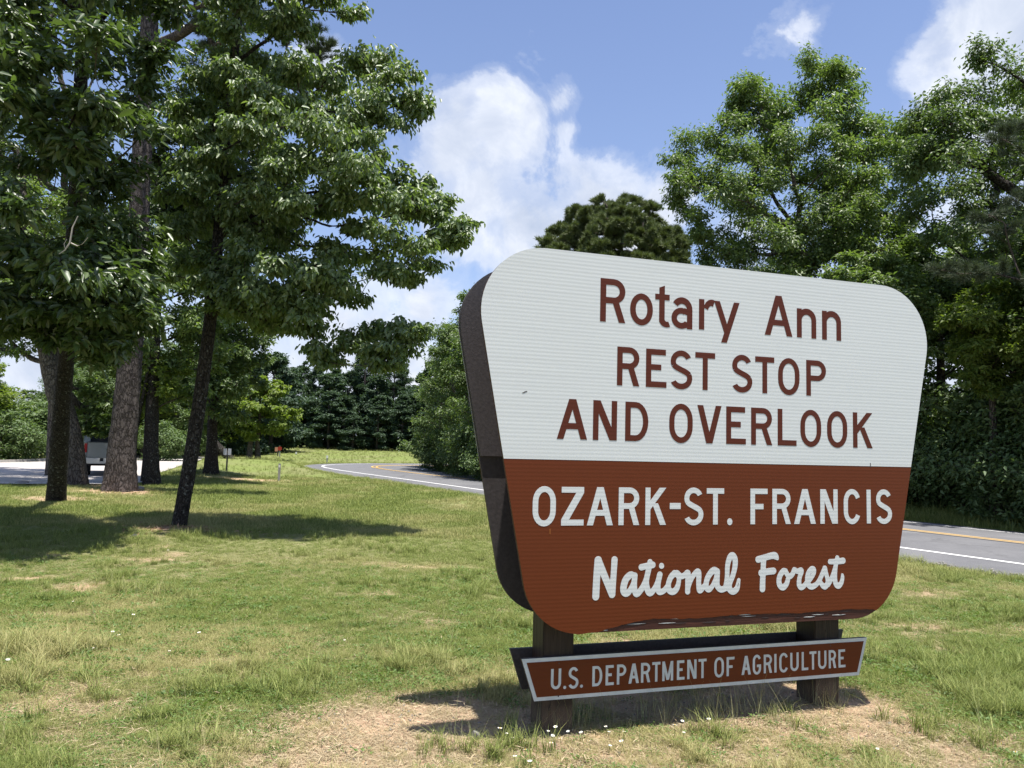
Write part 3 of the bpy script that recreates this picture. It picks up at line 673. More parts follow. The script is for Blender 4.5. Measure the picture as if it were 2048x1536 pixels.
# script words traced as round-nibbed strokes
def to_plane(px, py):
    d = CF + CR * ((px - 1024) / FPX) - CU * ((py - 768) / FPX)
    S = Vector((math.cos(PHI), math.sin(PHI), 0)); Nn = Vector((-math.sin(PHI), math.cos(PHI), 0)); Cc = SC - Vector((0, 0, CAMZ))
    t = Cc.dot(Nn) / d.dot(Nn); q = d * t - Cc; return q.dot(S), q.z
WORD_A = (1170, 1090, .16113, [
    [(133, 640, 44), (145, 400, 44), (163, 188, 46)], [(163, 188, 44), (335, 614, 42)], [(335, 614, 42), (352, 400, 38), (366, 182, 40)],
    [(600, 372, 34), (560, 372, 40), (505, 430, 42), (478, 520, 42), (482, 580, 42), (515, 600, 40), (560, 560, 34), (600, 470, 30), (618, 380, 36)],
    [(618, 378, 36), (612, 480, 34), (616, 560, 36), (640, 610, 36), (695, 555, 36), (750, 450, 34), (785, 320, 36), (806, 210, 34)],
    [(785, 320, 36), (762, 440, 34), (770, 540, 38), (806, 598, 38), (860, 545, 34), (900, 460, 32), (928, 366, 36)],
    [(928, 366, 36), (908, 470, 34), (905, 550, 36), (930, 584, 36), (985, 560, 34), (1030, 500, 30)],
    [(1110, 350, 38), (1065, 400, 36), (1035, 480, 34), (1038, 550, 38), (1085, 582, 38), (1135, 545, 36), (1162, 460, 30), (1158, 390, 30), (1110, 348, 36)],
    [(1140, 350, 38), (1195, 390, 34), (1240, 370, 34), (1275, 348, 38), (1274, 450, 34), (1273, 578, 35)],
    [(1275, 540, 32), (1305, 450, 32), (1350, 370, 32), (1400, 330, 38), (1412, 380, 36), (1410, 480, 34), (1425, 562, 38), (1470, 520, 32), (1500, 480, 28)],
    [(1642, 326, 36), (1598, 312, 40), (1545, 365, 38), (1510, 440, 36), (1503, 515, 36), (1535, 552, 36), (1580, 510, 30), (1620, 420, 28), (1642, 332, 34), (1640, 430, 34), (1642, 510, 36), (1690, 552, 38), (1750, 530, 36)],
    [(1742, 540, 34), (1762, 400, 32), (1768, 260, 34), (1795, 160, 38), (1830, 128, 40), (1862, 180, 38), (1858, 280, 36), (1830, 390, 34), (1795, 480, 34), (1795, 550, 38), (1838, 576, 40), (1885, 540, 36), (1908, 435, 24)],
    [(700, 276, 38), (780, 256, 36), (838, 246, 40)], [(949, 258, 34), (950, 260, 34)]])
WORD_B = (1500, 1090, .10254, [
    [(160, 282, 60), (300, 240, 56), (430, 206, 60), (490, 212, 62), (532, 262, 32)], [(262, 290, 56), (256, 450, 54), (245, 700, 57), (241, 858, 58)],
    [(218, 545, 60), (330, 520, 58), (456, 506, 60)],
    [(690, 505, 48), (650, 508, 52), (592, 580, 52), (563, 680, 52), (578, 780, 54), (640, 826, 56), (705, 770, 50), (738, 670, 46), (740, 600, 44), (700, 530, 46)],
    [(690, 512, 46), (730, 580, 50), (775, 612, 50), (825, 570, 48), (862, 484, 48)],
    [(866, 484, 48), (930, 512, 48), (992, 492, 52), (996, 540, 50), (972, 610, 46), (955, 700, 48), (960, 780, 52), (1000, 824, 54), (1060, 790, 46), (1110, 720, 44)],
    [(1110, 740, 46), (1185, 650, 44), (1240, 550, 46), (1240, 480, 50), (1205, 465, 50), (1145, 530, 48), (1115, 640, 48), (1130, 760, 52), (1200, 814, 54), (1290, 770, 48), (1350, 690, 46), (1410, 560, 46), (1455, 450, 46)],
    [(1460, 450, 46), (1480, 550, 46), (1508, 650, 46), (1515, 740, 50), (1462, 812, 54), (1400, 770, 48), (1375, 720, 38)],
    [(1525, 770, 46), (1595, 640, 46), (1655, 460, 46), (1685, 330, 46), (1700, 250, 46)],
    [(1672, 380, 46), (1660, 500, 46), (1655, 650, 48), (1670, 750, 52), (1724, 798, 54), (1780, 735, 46), (1802, 640, 40), (1800, 585, 30)],
    [(1560, 325, 48), (1690, 322, 52), (1812, 306, 58)]])
for (ox, oy, k, strokes) in (WORD_A, WORD_B):
    segs = []
    u0, v0 = to_plane(ox + 900 * k, oy + 400 * k); u1, _ = to_plane(ox + 1000 * k, oy + 400 * k); _, v2 = to_plane(ox + 900 * k, oy + 500 * k)
    sc = ((u1 - u0) + (v0 - v2)) / 2 / 100
    for st in strokes:
        pts = catmull(st, 4) if len(st) > 2 else np.array([st[0], st[-1]], float)
        C2 = [(*to_plane(ox + x * k, oy + y * k), r * sc * .98) for (x, y, r) in pts]
        segs += [(C2[i - 1], C2[i]) for i in range(1, len(C2))]
    allp = np.array([p for sg in segs for p in sg]); lo = allp[:, :2].min(0) - .06; hi = allp[:, :2].max(0) + .06; stp = .0032
    gu = np.arange(lo[0], hi[0], stp); gv = np.arange(lo[1], hi[1], stp); GU, GV = np.meshgrid(gu, gv); D = np.full(GU.shape, 9.0)
    for (a, b) in segs:
        dx, dy = b[0] - a[0], b[1] - a[1]; t = np.clip(((GU - a[0]) * dx + (GV - a[1]) * dy) / max(1e-12, dx * dx + dy * dy), 0, 1)
        D = np.minimum(D, np.hypot(GU - a[0] - t * dx, GV - a[1] - t * dy) - (a[2] + (b[2] - a[2]) * t))
    vv, ff, vi = [], [], {}
    def vert(key, p):
        if key not in vi: vi[key] = len(vv); vv.append(p)
        return vi[key]
    nv, nu = D.shape
    for j in range(nv - 1):
        for i in range(nu - 1):
            cs4 = ((i, j), (i + 1, j), (i + 1, j + 1), (i, j + 1)); d4 = [D[q[1], q[0]] for q in cs4]
            if min(d4) > 0: continue
            f = []
            for q in range(4):
                p, r_ = cs4[q], cs4[(q + 1) % 4]; dp4, dr4 = d4[q], d4[(q + 1) % 4]
                if dp4 <= 0: f.append(vert(p, (gu[p[0]], gv[p[1]])))
                if (dp4 <= 0) != (dr4 <= 0):
                    t = dp4 / (dp4 - dr4); f.append(vert(tuple(sorted((p, r_))), (gu[p[0]] * (1 - t) + gu[r_[0]] * t, gv[p[1]] * (1 - t) + gv[r_[1]] * t)))
            if len(f) > 2: ff.append(tuple(f))
    n = len(vv); ed = {(f[i], f[(i + 1) % len(f)]) for f in ff for i in range(len(f))}
    V3 = [(x, -.0012, y + BZ) for x, y in vv] + [(x, -.0002, y + BZ) for x, y in vv]
    F3 = ff + [tuple(q + n for q in f[::-1]) for f in ff] + [(a, a + n, b + n, b) for (a, b) in ed if (b, a) not in ed]
    obj('script_word', mesh_np('script_word', V3, F3, M['white_letter']), fb)
# little scars and screw holes
def scar(u, v, pts, mat, parent=fb, yb=-.0005, z0=BZ):
    extrude('scratch', [(u + a, v + b) for a, b in pts], yb - .0006, yb, mat, parent, z0)
for (px, py) in ((1044, 785), (1048, 783)):
    u, v = to_plane(px, py); scar(u, v, [(0, 0), (.016, .004), (.020, .001), (.006, -.004)], M['inner'])
u, v = to_plane(1740, 926); scar(u, v, [(0, 0), (.006, 0), (.004, -.03), (.001, -.03)], M['inner'])
u, v = to_plane(1475, 1172); scar(u, v, [(0, 0), (.004, .018), (.007, .018), (.003, 0)], M['inner'], yb=-.0016)
u, v = to_plane(1099, 1058); scar(u, v, [(0, 0), (.006, .002), (.005, -.028), (.001, -.028)], plain('rust_streak', (.30, .10, .02)))
for (u, z) in ((-.985, .385), (-.985, .205), (.865, .385), (.862, .212)):
    extrude('screw', [(u + .004 * math.cos(q), z + .004 * math.sin(q)) for q in np.linspace(0, 5.5, 8)], .1445, .1464, M['inner'], db)

# ------------------------------------------------------------------ foliage machinery
def nrm(a): return a / np.maximum(np.linalg.norm(a, axis=-1, keepdims=True), 1e-9)
def rdir(n, g=None):
    g = g or rng; return nrm(g.normal(size=(n, 3)))
LEAF6 = (np.array([(0, 0), (.28, -.46), (.70, -.36), (1, 0), (.70, .36), (.28, .46)]), [(0, 1, 2, 3), (0, 3, 4, 5)])
LEAF4 = (np.array([(0, 0), (.42, -.5), (1, 0), (.42, .5)]), [(0, 1, 2), (0, 2, 3)])
NEED = (np.array([(0, -.5), (1, 0), (0, .5)]), [(0, 1, 2)])
def leaf_cloud(P, A, Nn, L, W, tmpl, fold=0.22, droop=0.18):
    """P base points, A axis dirs, Nn approximate normals, L/W sizes -> verts, faces"""
    t, f = tmpl; n = len(P); A = nrm(A); S = nrm(np.cross(Nn, A)); U = np.cross(A, S)
    k = len(t); V_ = np.empty((n, k, 3))
    for i, (a, b) in enumerate(t):
        V_[:, i] = P + A * (a * L)[:, None] + S * (b * W)[:, None] + U * ((abs(b) * 2 * fold * W - droop * a * a * L))[:, None]
    F_ = (np.array(f)[None] + (np.arange(n) * k)[:, None, None]).reshape(-1, len(f[0]))
    return V_.reshape(-1, 3), F_
def tube(pts, rad, n=8, seed=0, bark=0.0, cap=True, flare=0.0, rough_k=3.0):
    """tapered tube, optional bark relief"""
    pts = np.asarray(pts, float); rad = np.asarray(rad, float); T = nrm(np.gradient(pts, axis=0))
    ref = np.array([1.0, 0.1, 0.0]); U = nrm(ref - (T @ ref)[:, None] * T); W_ = np.cross(T, U)
    th = np.linspace(0, 2 * np.pi, n, endpoint=False); m = len(pts)
    rr = np.repeat(rad[:, None], n, 1)
    if flare:
        z = pts[:, 2] - pts[0, 2]; fl = np.exp(-z / (flare * 2.2))[:, None]
        rr = rr * (1 + fl * (0.34 + 0.25 * np.sin(th * 4 + seed)[None] + .12 * np.sin(th * 7 + 2 * seed)[None]))
    if bark:
        s = np.cumsum(np.r_[0, np.linalg.norm(np.diff(pts, axis=0), axis=1)])
        cth = np.stack([np.cos(th), np.sin(th)], 0)
        r1 = fbm(cth[0][None] * rough_k * 2 + 7 + seed + s[:, None] * .9, cth[1][None] * rough_k * 2 + s[:, None] * 1.7, 3, 3)
        r2 = fbm(th[None] * 5 + seed, s[:, None] * 5, 3, 13)
        rr = rr * (1 + bark * ((r1 - .5) * 1.6 + (r2 - .5) * 1.2))
    V_ = pts[:, None] + rr[..., None] * (np.cos(th)[None, :, None] * U[:, None] + np.sin(th)[None, :, None] * W_[:, None])
    ii, jj = np.meshgrid(np.arange(n), np.arange(m - 1)); a = jj * n + ii; b = jj * n + (ii + 1) % n
    F_ = np.stack([a, b, b + n, a + n], -1).reshape(-1, 4)
    return V_.reshape(-1, 3), F_
class MB:
    def __init__(s): s.v = []; s.f = []; s.n = 0
    def add(s, vf): v, f = vf; s.v.append(v); s.f.append(np.asarray(f) + s.n); s.n += len(v)
    def build(s, name, mat, parent=None, smooth=False): return obj(name, s.mesh(name, mat, smooth), parent)
    def mesh(s, name, mat, smooth=False): return mesh_np(name, np.concatenate(s.v), np.concatenate(s.f), mat, smooth)
def curve_pts(a, b, sag, n, jit, g):
    a = np.asarray(a, float); b = np.asarray(b, float); t = np.linspace(0, 1, n)[:, None]
    L = np.linalg.norm(b - a); mid = (a + b) / 2 + np.array([0, 0, sag * L]) + g.normal(size=3) * jit * L
    return (1 - t) ** 2 * a + 2 * t * (1 - t) * mid + t * t * b + np.sin(t * np.pi * 3) * g.normal(size=3) * jit * L * .25
def trunk_interp(tr, z):
    tr = np.asarray(tr, float); z = np.clip(z, tr[0, 2], tr[-1, 2]); return np.array([np.interp(z, tr[:, 2], tr[:, k]) for k in range(4)])

def build_tree(name, label, cat, trunk, clumps, leaf, bark='bark_mid', group=None, limbs=True, seed=1, parent_loc=None, sides=14, barkamp=.05, flare=.25, style='broad', limb_r=.22, low=.3):
    """trunk: rows (x,y,z,r); clumps: rows (x,y,z,rx,rz,n). leaf: dict(mat, L, W, tmpl)"""
    g = np.random.default_rng(seed); trunk = np.asarray(trunk, float); base = trunk[0, :3].copy(); base[2] = max(base[2], -0.2)
    root = empty(name, tuple(base)); tag(root, label, cat, group)
    m = max(8, int((trunk[-1, 2] - trunk[0, 2]) * (9 if barkamp > .04 else 3)))
    zz = np.linspace(trunk[0, 2] - .25, trunk[-1, 2], m); TP = np.array([np.interp(np.maximum(zz, trunk[0, 2]), trunk[:, 2], trunk[:, k]) for k in range(4)]).T
    TP[:, 2] = zz; ker = max(1, m // 12)
    for k in (0, 1): TP[ker:-ker, k] = np.convolve(TP[:, k], np.ones(2 * ker + 1) / (2 * ker + 1), 'valid')
    v, f = tube(TP[:, :3], TP[:, 3], sides, seed, barkamp, flare=flare)
    obj('trunk', mesh_np('trunk', v - base, f, M[bark], True), root)
    clumps = np.asarray(clumps, float)
    tw = MB(); cl = MB(); axis_top = trunk[-1, 2]; lowest = trunk[0, 2] + (axis_top - trunk[0, 2]) * low
    C = clumps[:, :3]; nC = len(C); TA = np.zeros((nC, 3)); hdv = np.zeros(nC)
    for i in range(nC):
        hd = np.linalg.norm(C[i, :2] - trunk_interp(trunk, C[i, 2])[:2]); hdv[i] = hd
        zs = max(min(C[i, 2] - hd * (0.5 if style == 'broad' else 0.15), axis_top * .97), lowest); TA[i] = trunk_interp(trunk, zs)[:3]
    order = np.argsort(np.linalg.norm(C - TA, axis=1)); par = np.full(nC, -1); plen = np.zeros(nC); done = []
    for i in order:
        L0 = np.linalg.norm(C[i] - TA[i]); best_, bj = L0 * 1.0 + .15, -1
        if done:
            dd = np.array(done); Lj = np.linalg.norm(C[dd] - C[i], axis=1); up = np.maximum(0, C[dd, 2] - C[i, 2] - .1 * Lj); cost = Lj + .45 * plen[dd] + 1.2 * up
            j = cost.argmin()
            if cost[j] < best_: best_, bj = cost[j], dd[j]
        par[i] = bj; plen[i] = L0 if bj < 0 else plen[bj] + np.linalg.norm(C[bj] - C[i]); done.append(i)
    cnt = np.ones(nC)
    for i in order[::-1]:
        if par[i] >= 0: cnt[par[i]] += cnt[i]
    kk_ = min(trunk[0, 3] * .62 / max(3, cnt.max() ** .5), trunk[0, 3] * .09)
    ends = {}
    for i in order:
        x, y, z, rx, rz, n = clumps[i]; c = C[i]; n = int(n); L = np.linalg.norm(c - (TA[i] if par[i] < 0 else C[par[i]]))
        s0 = TA[i] if par[i] < 0 else C[par[i]]; r0 = max(.007, kk_ * cnt[i] ** .55)
        if par[i] >= 0: r0 = min(r0, ends[par[i]] * .98)
        lp = curve_pts(s0, c, -0.05 if style == 'broad' else .02, 9, .07, g); r1 = r0 * (.72 if cnt[i] > 1 else .35); lr = np.linspace(r0, r1, 9); ends[i] = r1
        v, f = tube(lp - base, lr, 6, i)
        if limbs and cnt[i] >= 3: obj('limb', mesh_np('limb', v, f, M[bark], True), root)
        else: tw.add((v, f))
        # twigs
        nt_ = max(5, int(n ** .5 * .9)) if style == 'broad' else max(5, int(n ** .5 * .7))
        td = rdir(nt_, g); td[:, 2] = td[:, 2] * .75 + .12; rad = g.uniform(.55, 1.0, nt_) ** .6
        te = c + td * rad[:, None] * np.array([rx, rx, rz])
        ts = lp[g.integers(5, 9, nt_)]
        for k in range(min(nt_, 14)):
            pp_ = curve_pts(ts[k], te[k], .05, 4, .08, g); v, f = tube(pp_ - base, np.linspace(max(.006, r0 * .2), .003, 4), 3); tw.add((v, f))
        if style == 'pine':
            # needle tufts along twig outer halves
            q = g.integers(0, nt_, n); t = g.uniform(.35, 1.05, n); P = ts[q] * (1 - t)[:, None] + te[q] * t[:, None] + g.normal(size=(n, 3)) * .05 * rx
            kk = leaf.get('per', 12); out = nrm(te[q] - ts[q]); out[:, 2] += .5
            P = np.repeat(P, kk, 0); A = nrm(np.repeat(out, kk, 0) * .9 + rdir(n * kk, g)); Nn = rdir(n * kk, g)
            Ls = leaf['L'] * g.uniform(.7, 1.15, n * kk); Ws = leaf['W'] * np.ones(n * kk)
            v, f = leaf_cloud(P - base, A, Nn, Ls, Ws, NEED, 0, 0); cl.add((v, f))
        else:
            q = g.integers(0, nt_, n); t = g.uniform(.25, 1.08, n) ** .8
            jit = g.normal(size=(n, 3)) * np.array([rx, rx, rz * .8]) * leaf.get('spread', .17)
            P = ts[q] * (1 - t)[:, None] + te[q] * t[:, None] + jit
            out = te[q] - ts[q]; side = np.cross(nrm(out), np.array([0, 0, 1.0])) * g.choice([-1, 1], n)[:, None]
            A = nrm(nrm(out) * .55 + side * .8 + g.normal(size=(n, 3)) * .35 + np.array([0, 0, -leaf.get('hang', .35)]))
            Nn = nrm(np.array([0, 0, 1.0]) + g.normal(size=(n, 3)) * leaf.get('tilt', .45) + nrm(P - trunk_interp(trunk, z)[:3]) * .35)
            Ls = leaf['L'] * g.uniform(.65, 1.15, n); Ws = Ls * leaf['W'] * g.uniform(.85, 1.1, n)
            v, f = leaf_cloud(P - base, A, Nn, Ls, Ws, leaf['tmpl'], leaf.get('fold', .22), leaf.get('droop', .2)); cl.add((v, f))
    if tw.n: tag(tw.build('twigs', M['twig'], root, False), kind='stuff')
    tag(cl.build('crown', M[leaf['mat']], root), kind='stuff')
    return root
def inpoly1(x, y, P):
    return bool(in_poly(np.array([x]), np.array([y]), P)[0])
def poly_clumps(poly, Y, thick, r_px, n, nleaf, seed, flat=.6, holes=(), ymin=None):
    """fill an outline (seen from the road side) with clumps spread through the crown's depth"""
    g = np.random.default_rng(seed); P = np.array(poly, float); lo = P.min(0); hi = P.max(0); out = []; tries = 0; pts = []
    while len(out) < n and tries < n * 200:
        tries += 1; x, y = g.uniform(lo, hi)
        if not inpoly1(x, y, P): continue
        if any((x - hx) ** 2 + (y - hy) ** 2 < hr * hr for hx, hy, hr in holes): continue
        d = float(poly_dist(np.array([x]), np.array([y]), P)[0])
        if d < r_px * .45: continue
        dep = Y + thick * min(1, d / (r_px * 3.2)) * g.uniform(-1, 1) ** 1
        rp = r_px * g.uniform(.75, 1.2) * (0.8 if d < r_px else 1)
        if any((x - a) ** 2 + (y - b) ** 2 + ((dep - c) * FPX / Y) ** 2 < (rp * .62) ** 2 for a, b, c in pts): continue
        pts.append((x, y, dep)); w_ = at(x, y, dep); r = rp / FPX * dep
        out.append((w_.x, w_.y, w_.z, r, r * flat, nleaf))
    return out
def tr_px(rows, Y):     # trunk rows from (px, py, width_px[, Y])
    out = []
    for r in rows:
        yy = r[3] if len(r) > 3 else Y; p = at(r[0], r[1], yy); out.append((p.x, p.y, p.z, r[2] / 2 / FPX * yy))
    return out
def gz(x, y): return float(ground_z(np.array([x]), np.array([y]))[0])

# ---- the leaning tree nearest the sign
poly = [(275, 560), (330, 500), (335, 430), (310, 380), (330, 240), (350, 170), (390, 120), (400, 0), (430, -260), (520, -420), (620, -320), (660, -100), (735, -20), (740, 30), (650, 60), (690, 110), (760, 60), (810, 95), (850, 180), (875, 210), (840, 260), (860, 340), (900, 385), (950, 385), (968, 440), (962, 490), (910, 500), (870, 540), (820, 590), (760, 610), (850, 640), (865, 680), (830, 735), (720, 770), (660, 745), (600, 735), (560, 690), (470, 700), (430, 640), (380, 590), (330, 590)]
cl = poly_clumps(poly, 13.2, 1.7, 44, 270, 280, 11, .66, holes=((720, 355, 18), (800, 590, 36), (600, 610, 22), (640, 180, 24)))
for (x, y, r, dep) in ((940, 440, 26, 13.1), (905, 455, 30, 13.1), (925, 475, 26, 12.9), (870, 430, 34, 13.2), (850, 215, 22, 13.2), (720, 20, 24, 13.0), (690, 30, 22, 13), (780, 110, 30, 13.1), (745, 130, 28, 13.3),
                       (830, 665, 26, 12.8), (790, 690, 34, 12.9), (740, 700, 36, 13.1), (690, 690, 34, 13.2), (650, 720, 24, 13.4), (300, 545, 24, 12.6), (330, 550, 26, 12.6), (845, 655, 18, 12.7), (620, 660, 34, 12.9), (560, 650, 30, 13)):
    w_ = at(x, y, dep); rr = r / FPX * dep; cl.append((w_.x, w_.y, w_.z, rr * 1.1, rr * .6, 150))
tp = onground(358, 1056)
tb = build_tree('leaning_tree', 'slender tree with speckled dark trunk leaning right beside the sign, glossy drooping leaves', 'tree',
    [(tp.x, tp.y, gz(tp.x, tp.y), .125)] + tr_px([(374, 960, 28), (392, 860, 26.5), (408, 740, 25.5), (424, 620, 24), (440, 440, 22), (455, 250, 19), (470, 100, 16), (490, -80, 10), (520, -280, 6)], 13.27),
    cl, dict(mat='tupelo', L=.115, W=.56, tmpl=LEAF6, hang=.9, tilt=.6, fold=.25, droop=.28, spread=.2), 'bark_dark', low=.12, seed=21, sides=22, barkamp=.06, flare=.07)

# ---- hickory at the far left, hanging over the view
poly = [(-500, 640), (-420, 200), (-300, -250), (0, -420), (260, -360), (380, -160), (360, 20), (330, 130), (350, 260), (340, 420), (330, 560), (300, 680), (230, 745), (160, 700), (60, 690), (-60, 720), (-250, 760), (-400, 740)]
cl = poly_clumps(poly, 11.6, 2.6, 50, 300, 190, 12, .75, holes=((150, 60, 20), (235, 110, 16), (90, 150, 14)))
cl += poly_clumps([(-20, 520), (90, 480), (330, 540), (330, 700), (250, 770), (160, 740), (60, 690), (-20, 700)], 10.8, 1.4, 46, 34, 140, 13, .6)
bp = onground(112, 1004)
hk = build_tree('hickory_tree', 'dark broad-leaved tree at the far left whose low crown hangs over the lawn', 'tree',
    [(bp.x, bp.y, gz(bp.x, bp.y), .195)] + tr_px([(118, 900, 33, 17.2), (128, 760, 30, 16.5), (140, 640, 29, 15.7), (150, 450, 30, 14.6), (160, 200, 26, 13.6), (170, -60, 20, 12.8), (180, -300, 12, 12.4)], 15),
    cl, dict(mat='hickory', L=.17, W=.44, tmpl=LEAF6, hang=.45, tilt=.7, fold=.18, droop=.25, spread=.24), 'bark_dark', seed=22, sides=20, barkamp=.06, flare=.2)
# single large leaves on the near sprays
lv, lf = leaf_cloud(np.zeros((1, 3)), np.array([[1, 0, 0.]]), np.array([[0, 0, 1.]]), np.array([1.0]), np.array([.42]), LEAF6, .16, .25)
leaf_me = mesh_np('leaf', lv, lf, M['hickory'])
g = np.random.default_rng(5); near_c = sorted(cl, key=lambda c: c[1])[:40]; hb = hk.location
for k in range(290):
    c = near_c[k % len(near_c)]; sp_ = g.normal(size=3) * np.array([c[3], c[3] * .6, c[4]]) * .6; p = np.array(c[:3]) + sp_ - np.array([0, c[3] * .6, 0])
    a = nrm(np.array([g.normal(), g.normal() - .6, -.35 + g.normal() * .3])); up = nrm(np.array([0, 0, 1.]) + g.normal(size=3) * .4); s = nrm(np.cross(up, a)); u = np.cross(a, s); L = g.uniform(.17, .26)
    o = obj('leaf', leaf_me, hk); mt = Matrix(((a[0], s[0], u[0], p[0] - hb[0]), (a[1], s[1], u[1], p[1] - hb[1]), (a[2], s[2], u[2], p[2] - hb[2]), (0, 0, 0, 1))) @ Matrix.Scale(L, 4)
    o.matrix_basis = mt
# bleached dead branch caught in the leaves
mb = MB(); Q = [at(px, py, 9.1) for px, py in ((156, 432), (145, 455), (140, 485), (130, 500), (118, 508))]
mb.add(tube([tuple(q) for q in Q], [.006, .009, .011, .008, .004], 6)); Q = [at(px, py, 9.12) for px, py in ((142, 486), (155, 492), (165, 488), (176, 475))]; mb.add(tube([tuple(q) for q in Q], [.008, .007, .005, .003], 6))
Q = [at(px, py, 9.1) for px, py in ((131, 499), (128, 488), (134, 478))]; mb.add(tube([tuple(q) for q in Q], [.005, .004, .003], 5))
dbn = mb.mesh('dead_branch', M['deadwood']); dbn.transform(Matrix.Translation(-Vector(hb))); obj('dead_branch', dbn, hk)

# ---- trunks and crowns of the left-hand grove
def base_at(px, py): p = onground(px, py); return (p.x, p.y, gz(p.x, p.y))
b = base_at(148, 969); Y = b[1]
build_tree('oak_tree', 'thick forked grey trunk behind the dark far-left trunk, beside the lot', 'tree',
    [(*b, .33)] + tr_px([(142, 880, 46), (120, 800, 42), (104, 745, 38), (92, 700, 30), (70, 620, 26), (50, 480, 18), (40, 300, 12)], Y),
    poly_clumps([(-160, 620), (-60, 420), (40, 340), (180, 380), (260, 520), (250, 640), (140, 700), (60, 740), (-80, 730)], Y, 3.0, 40, 60, 330, 14, .75) + [(*at(x, y, 25.0), .30 if y > 860 else .40, .13 if y > 860 else .26, 190) for x, y in ((168, 862), (182, 866), (196, 864), (210, 867), (224, 864), (236, 866), (172, 850), (192, 856), (212, 858), (232, 850), (180, 830), (205, 838), (228, 828), (165, 815), (195, 812), (220, 808), (185, 792), (210, 786), (240, 800), (170, 780), (200, 765))], dict(mat='ash', L=.17, W=.5, tmpl=LEAF4), 'bark_mid', seed=23, sides=20, barkamp=.07, flare=.35)
b = base_at(238, 984); Y = b[1]
pn = build_tree('tall_pine_tree', 'tall pine with thick plated reddish-grey trunk, middle of the left grove', 'tree',
    [(*b, .37)] + tr_px([(244, 900, 50), (252, 800, 47), (262, 720, 44), (272, 560, 41), (284, 300, 36), (300, 40, 33), (312, -200, 26), (330, -520, 15)], Y),
    poly_clumps([(300, 60), (350, -40), (420, -60), (520, -200), (620, -180), (560, -20), (660, 60), (700, 180), (640, 250), (560, 260), (500, 200), (420, 120), (380, 90)], 20.5, 1.8, 40, 34, 190, 15, .5) + poly_clumps([(100, -100), (300, -560), (520, -300), (500, -60), (200, -60)], 21.3, 3.0, 60, 30, 160, 16, .5),
    dict(mat='needle_dark', L=.19, W=.012, per=12), 'bark_pine', seed=24, sides=30, barkamp=.09, flare=.28, style='pine')
b = base_at(267, 970); Y = b[1]
build_tree('slim_tree', 'very thin dark sapling trunk hugging the right side of the thick pine', 'tree',
    [(*b, .085)] + tr_px([(268, 900, 9), (272, 850, 8), (285, 800, 7), (296, 740, 5)], Y), poly_clumps([(250, 760), (290, 680), (380, 690), (390, 800), (300, 850)], Y + .5, 1.5, 30, 10, 240, 17, .55), dict(mat='bright', L=.15, W=.55, tmpl=LEAF4), 'bark_dark', seed=25, barkamp=.03)
b = base_at(304, 970); Y = b[1]
build_tree('shade_tree', 'medium straight dark trunk between the thick pine and the leaning tree', 'tree',
    [(*b, .22)] + tr_px([(303, 900, 25), (304, 820, 24), (306, 740, 22), (315, 600, 16), (325, 520, 8)], Y),
    poly_clumps([(200, 700), (230, 520), (300, 420), (420, 440), (470, 600), (460, 760), (400, 840), (330, 850), (250, 830)], Y + .8, 2.2, 36, 70, 330, 18, .75), dict(mat='ash', L=.17, W=.52, tmpl=LEAF4), 'bark_dark', seed=26, sides=18, barkamp=.05, flare=.3)
b = base_at(422, 950); Y = b[1]
build_tree('knoll_tree', 'dark-trunked tree standing on the knoll next to the small post sign', 'tree',
    [(*b, .27)] + tr_px([(424, 880, 20), (427, 800, 18), (430, 700, 15), (440, 560, 10)], Y),
    poly_clumps([(390, 760), (400, 620), (430, 520), (520, 540), (560, 640), (540, 760), (500, 850), (420, 880), (395, 850)], Y, 3.2, 30, 80, 300, 19, .75), dict(mat='maple', L=.20, W=.55, tmpl=LEAF4), 'bark_dark', seed=27, sides=14, barkamp=.05, flare=.3)
b = base_at(412, 940); build_tree('tilted_tree', 'leaning dark trunk just behind the knoll tree', 'tree', [(b[0], b[1] + 4, b[2], .2)] + tr_px([(420, 880, 12), (430, 820, 10), (440, 760, 6)], b[1] + 4),
    poly_clumps([(400, 800), (430, 700), (520, 720), (500, 850), (430, 880)], b[1] + 5, 2, 26, 16, 200, 20, .6), dict(mat='shrub', L=.22, W=.55, tmpl=LEAF4), 'bark_dark', seed=28, barkamp=.03)
for (px, lab, sd_, poly) in ((516, 'small sunlit yellow-green tree beyond the knoll, pale curved stem', 29, [(520, 800), (500, 760), (540, 745), (580, 770), (605, 830), (600, 870), (570, 890), (530, 880), (515, 850)]), (498, 'smaller of the two sunlit yellow-green trees, leaning stem on its left', 30, [(470, 860), (462, 810), (490, 770), (530, 780), (540, 860), (500, 890), (475, 885)])):
    b = base_at(px, 920); Y = b[1]
    build_tree('sunlit_tree', lab, 'tree', [(*b, .22)] + tr_px([(px - 2 if px > 510 else px + 3, 880, 8), (px + 2 if px > 510 else px + 10, 850, 7), (px + 4, 820, 5), (px + 4, 790, 3)], Y),
        poly_clumps(poly, Y, 3.0, 17, 30, 150, sd_, .55), dict(mat='bright', L=.32, W=.6, tmpl=LEAF4, tilt=.4), 'bark_mid', seed=sd_, barkamp=.03)

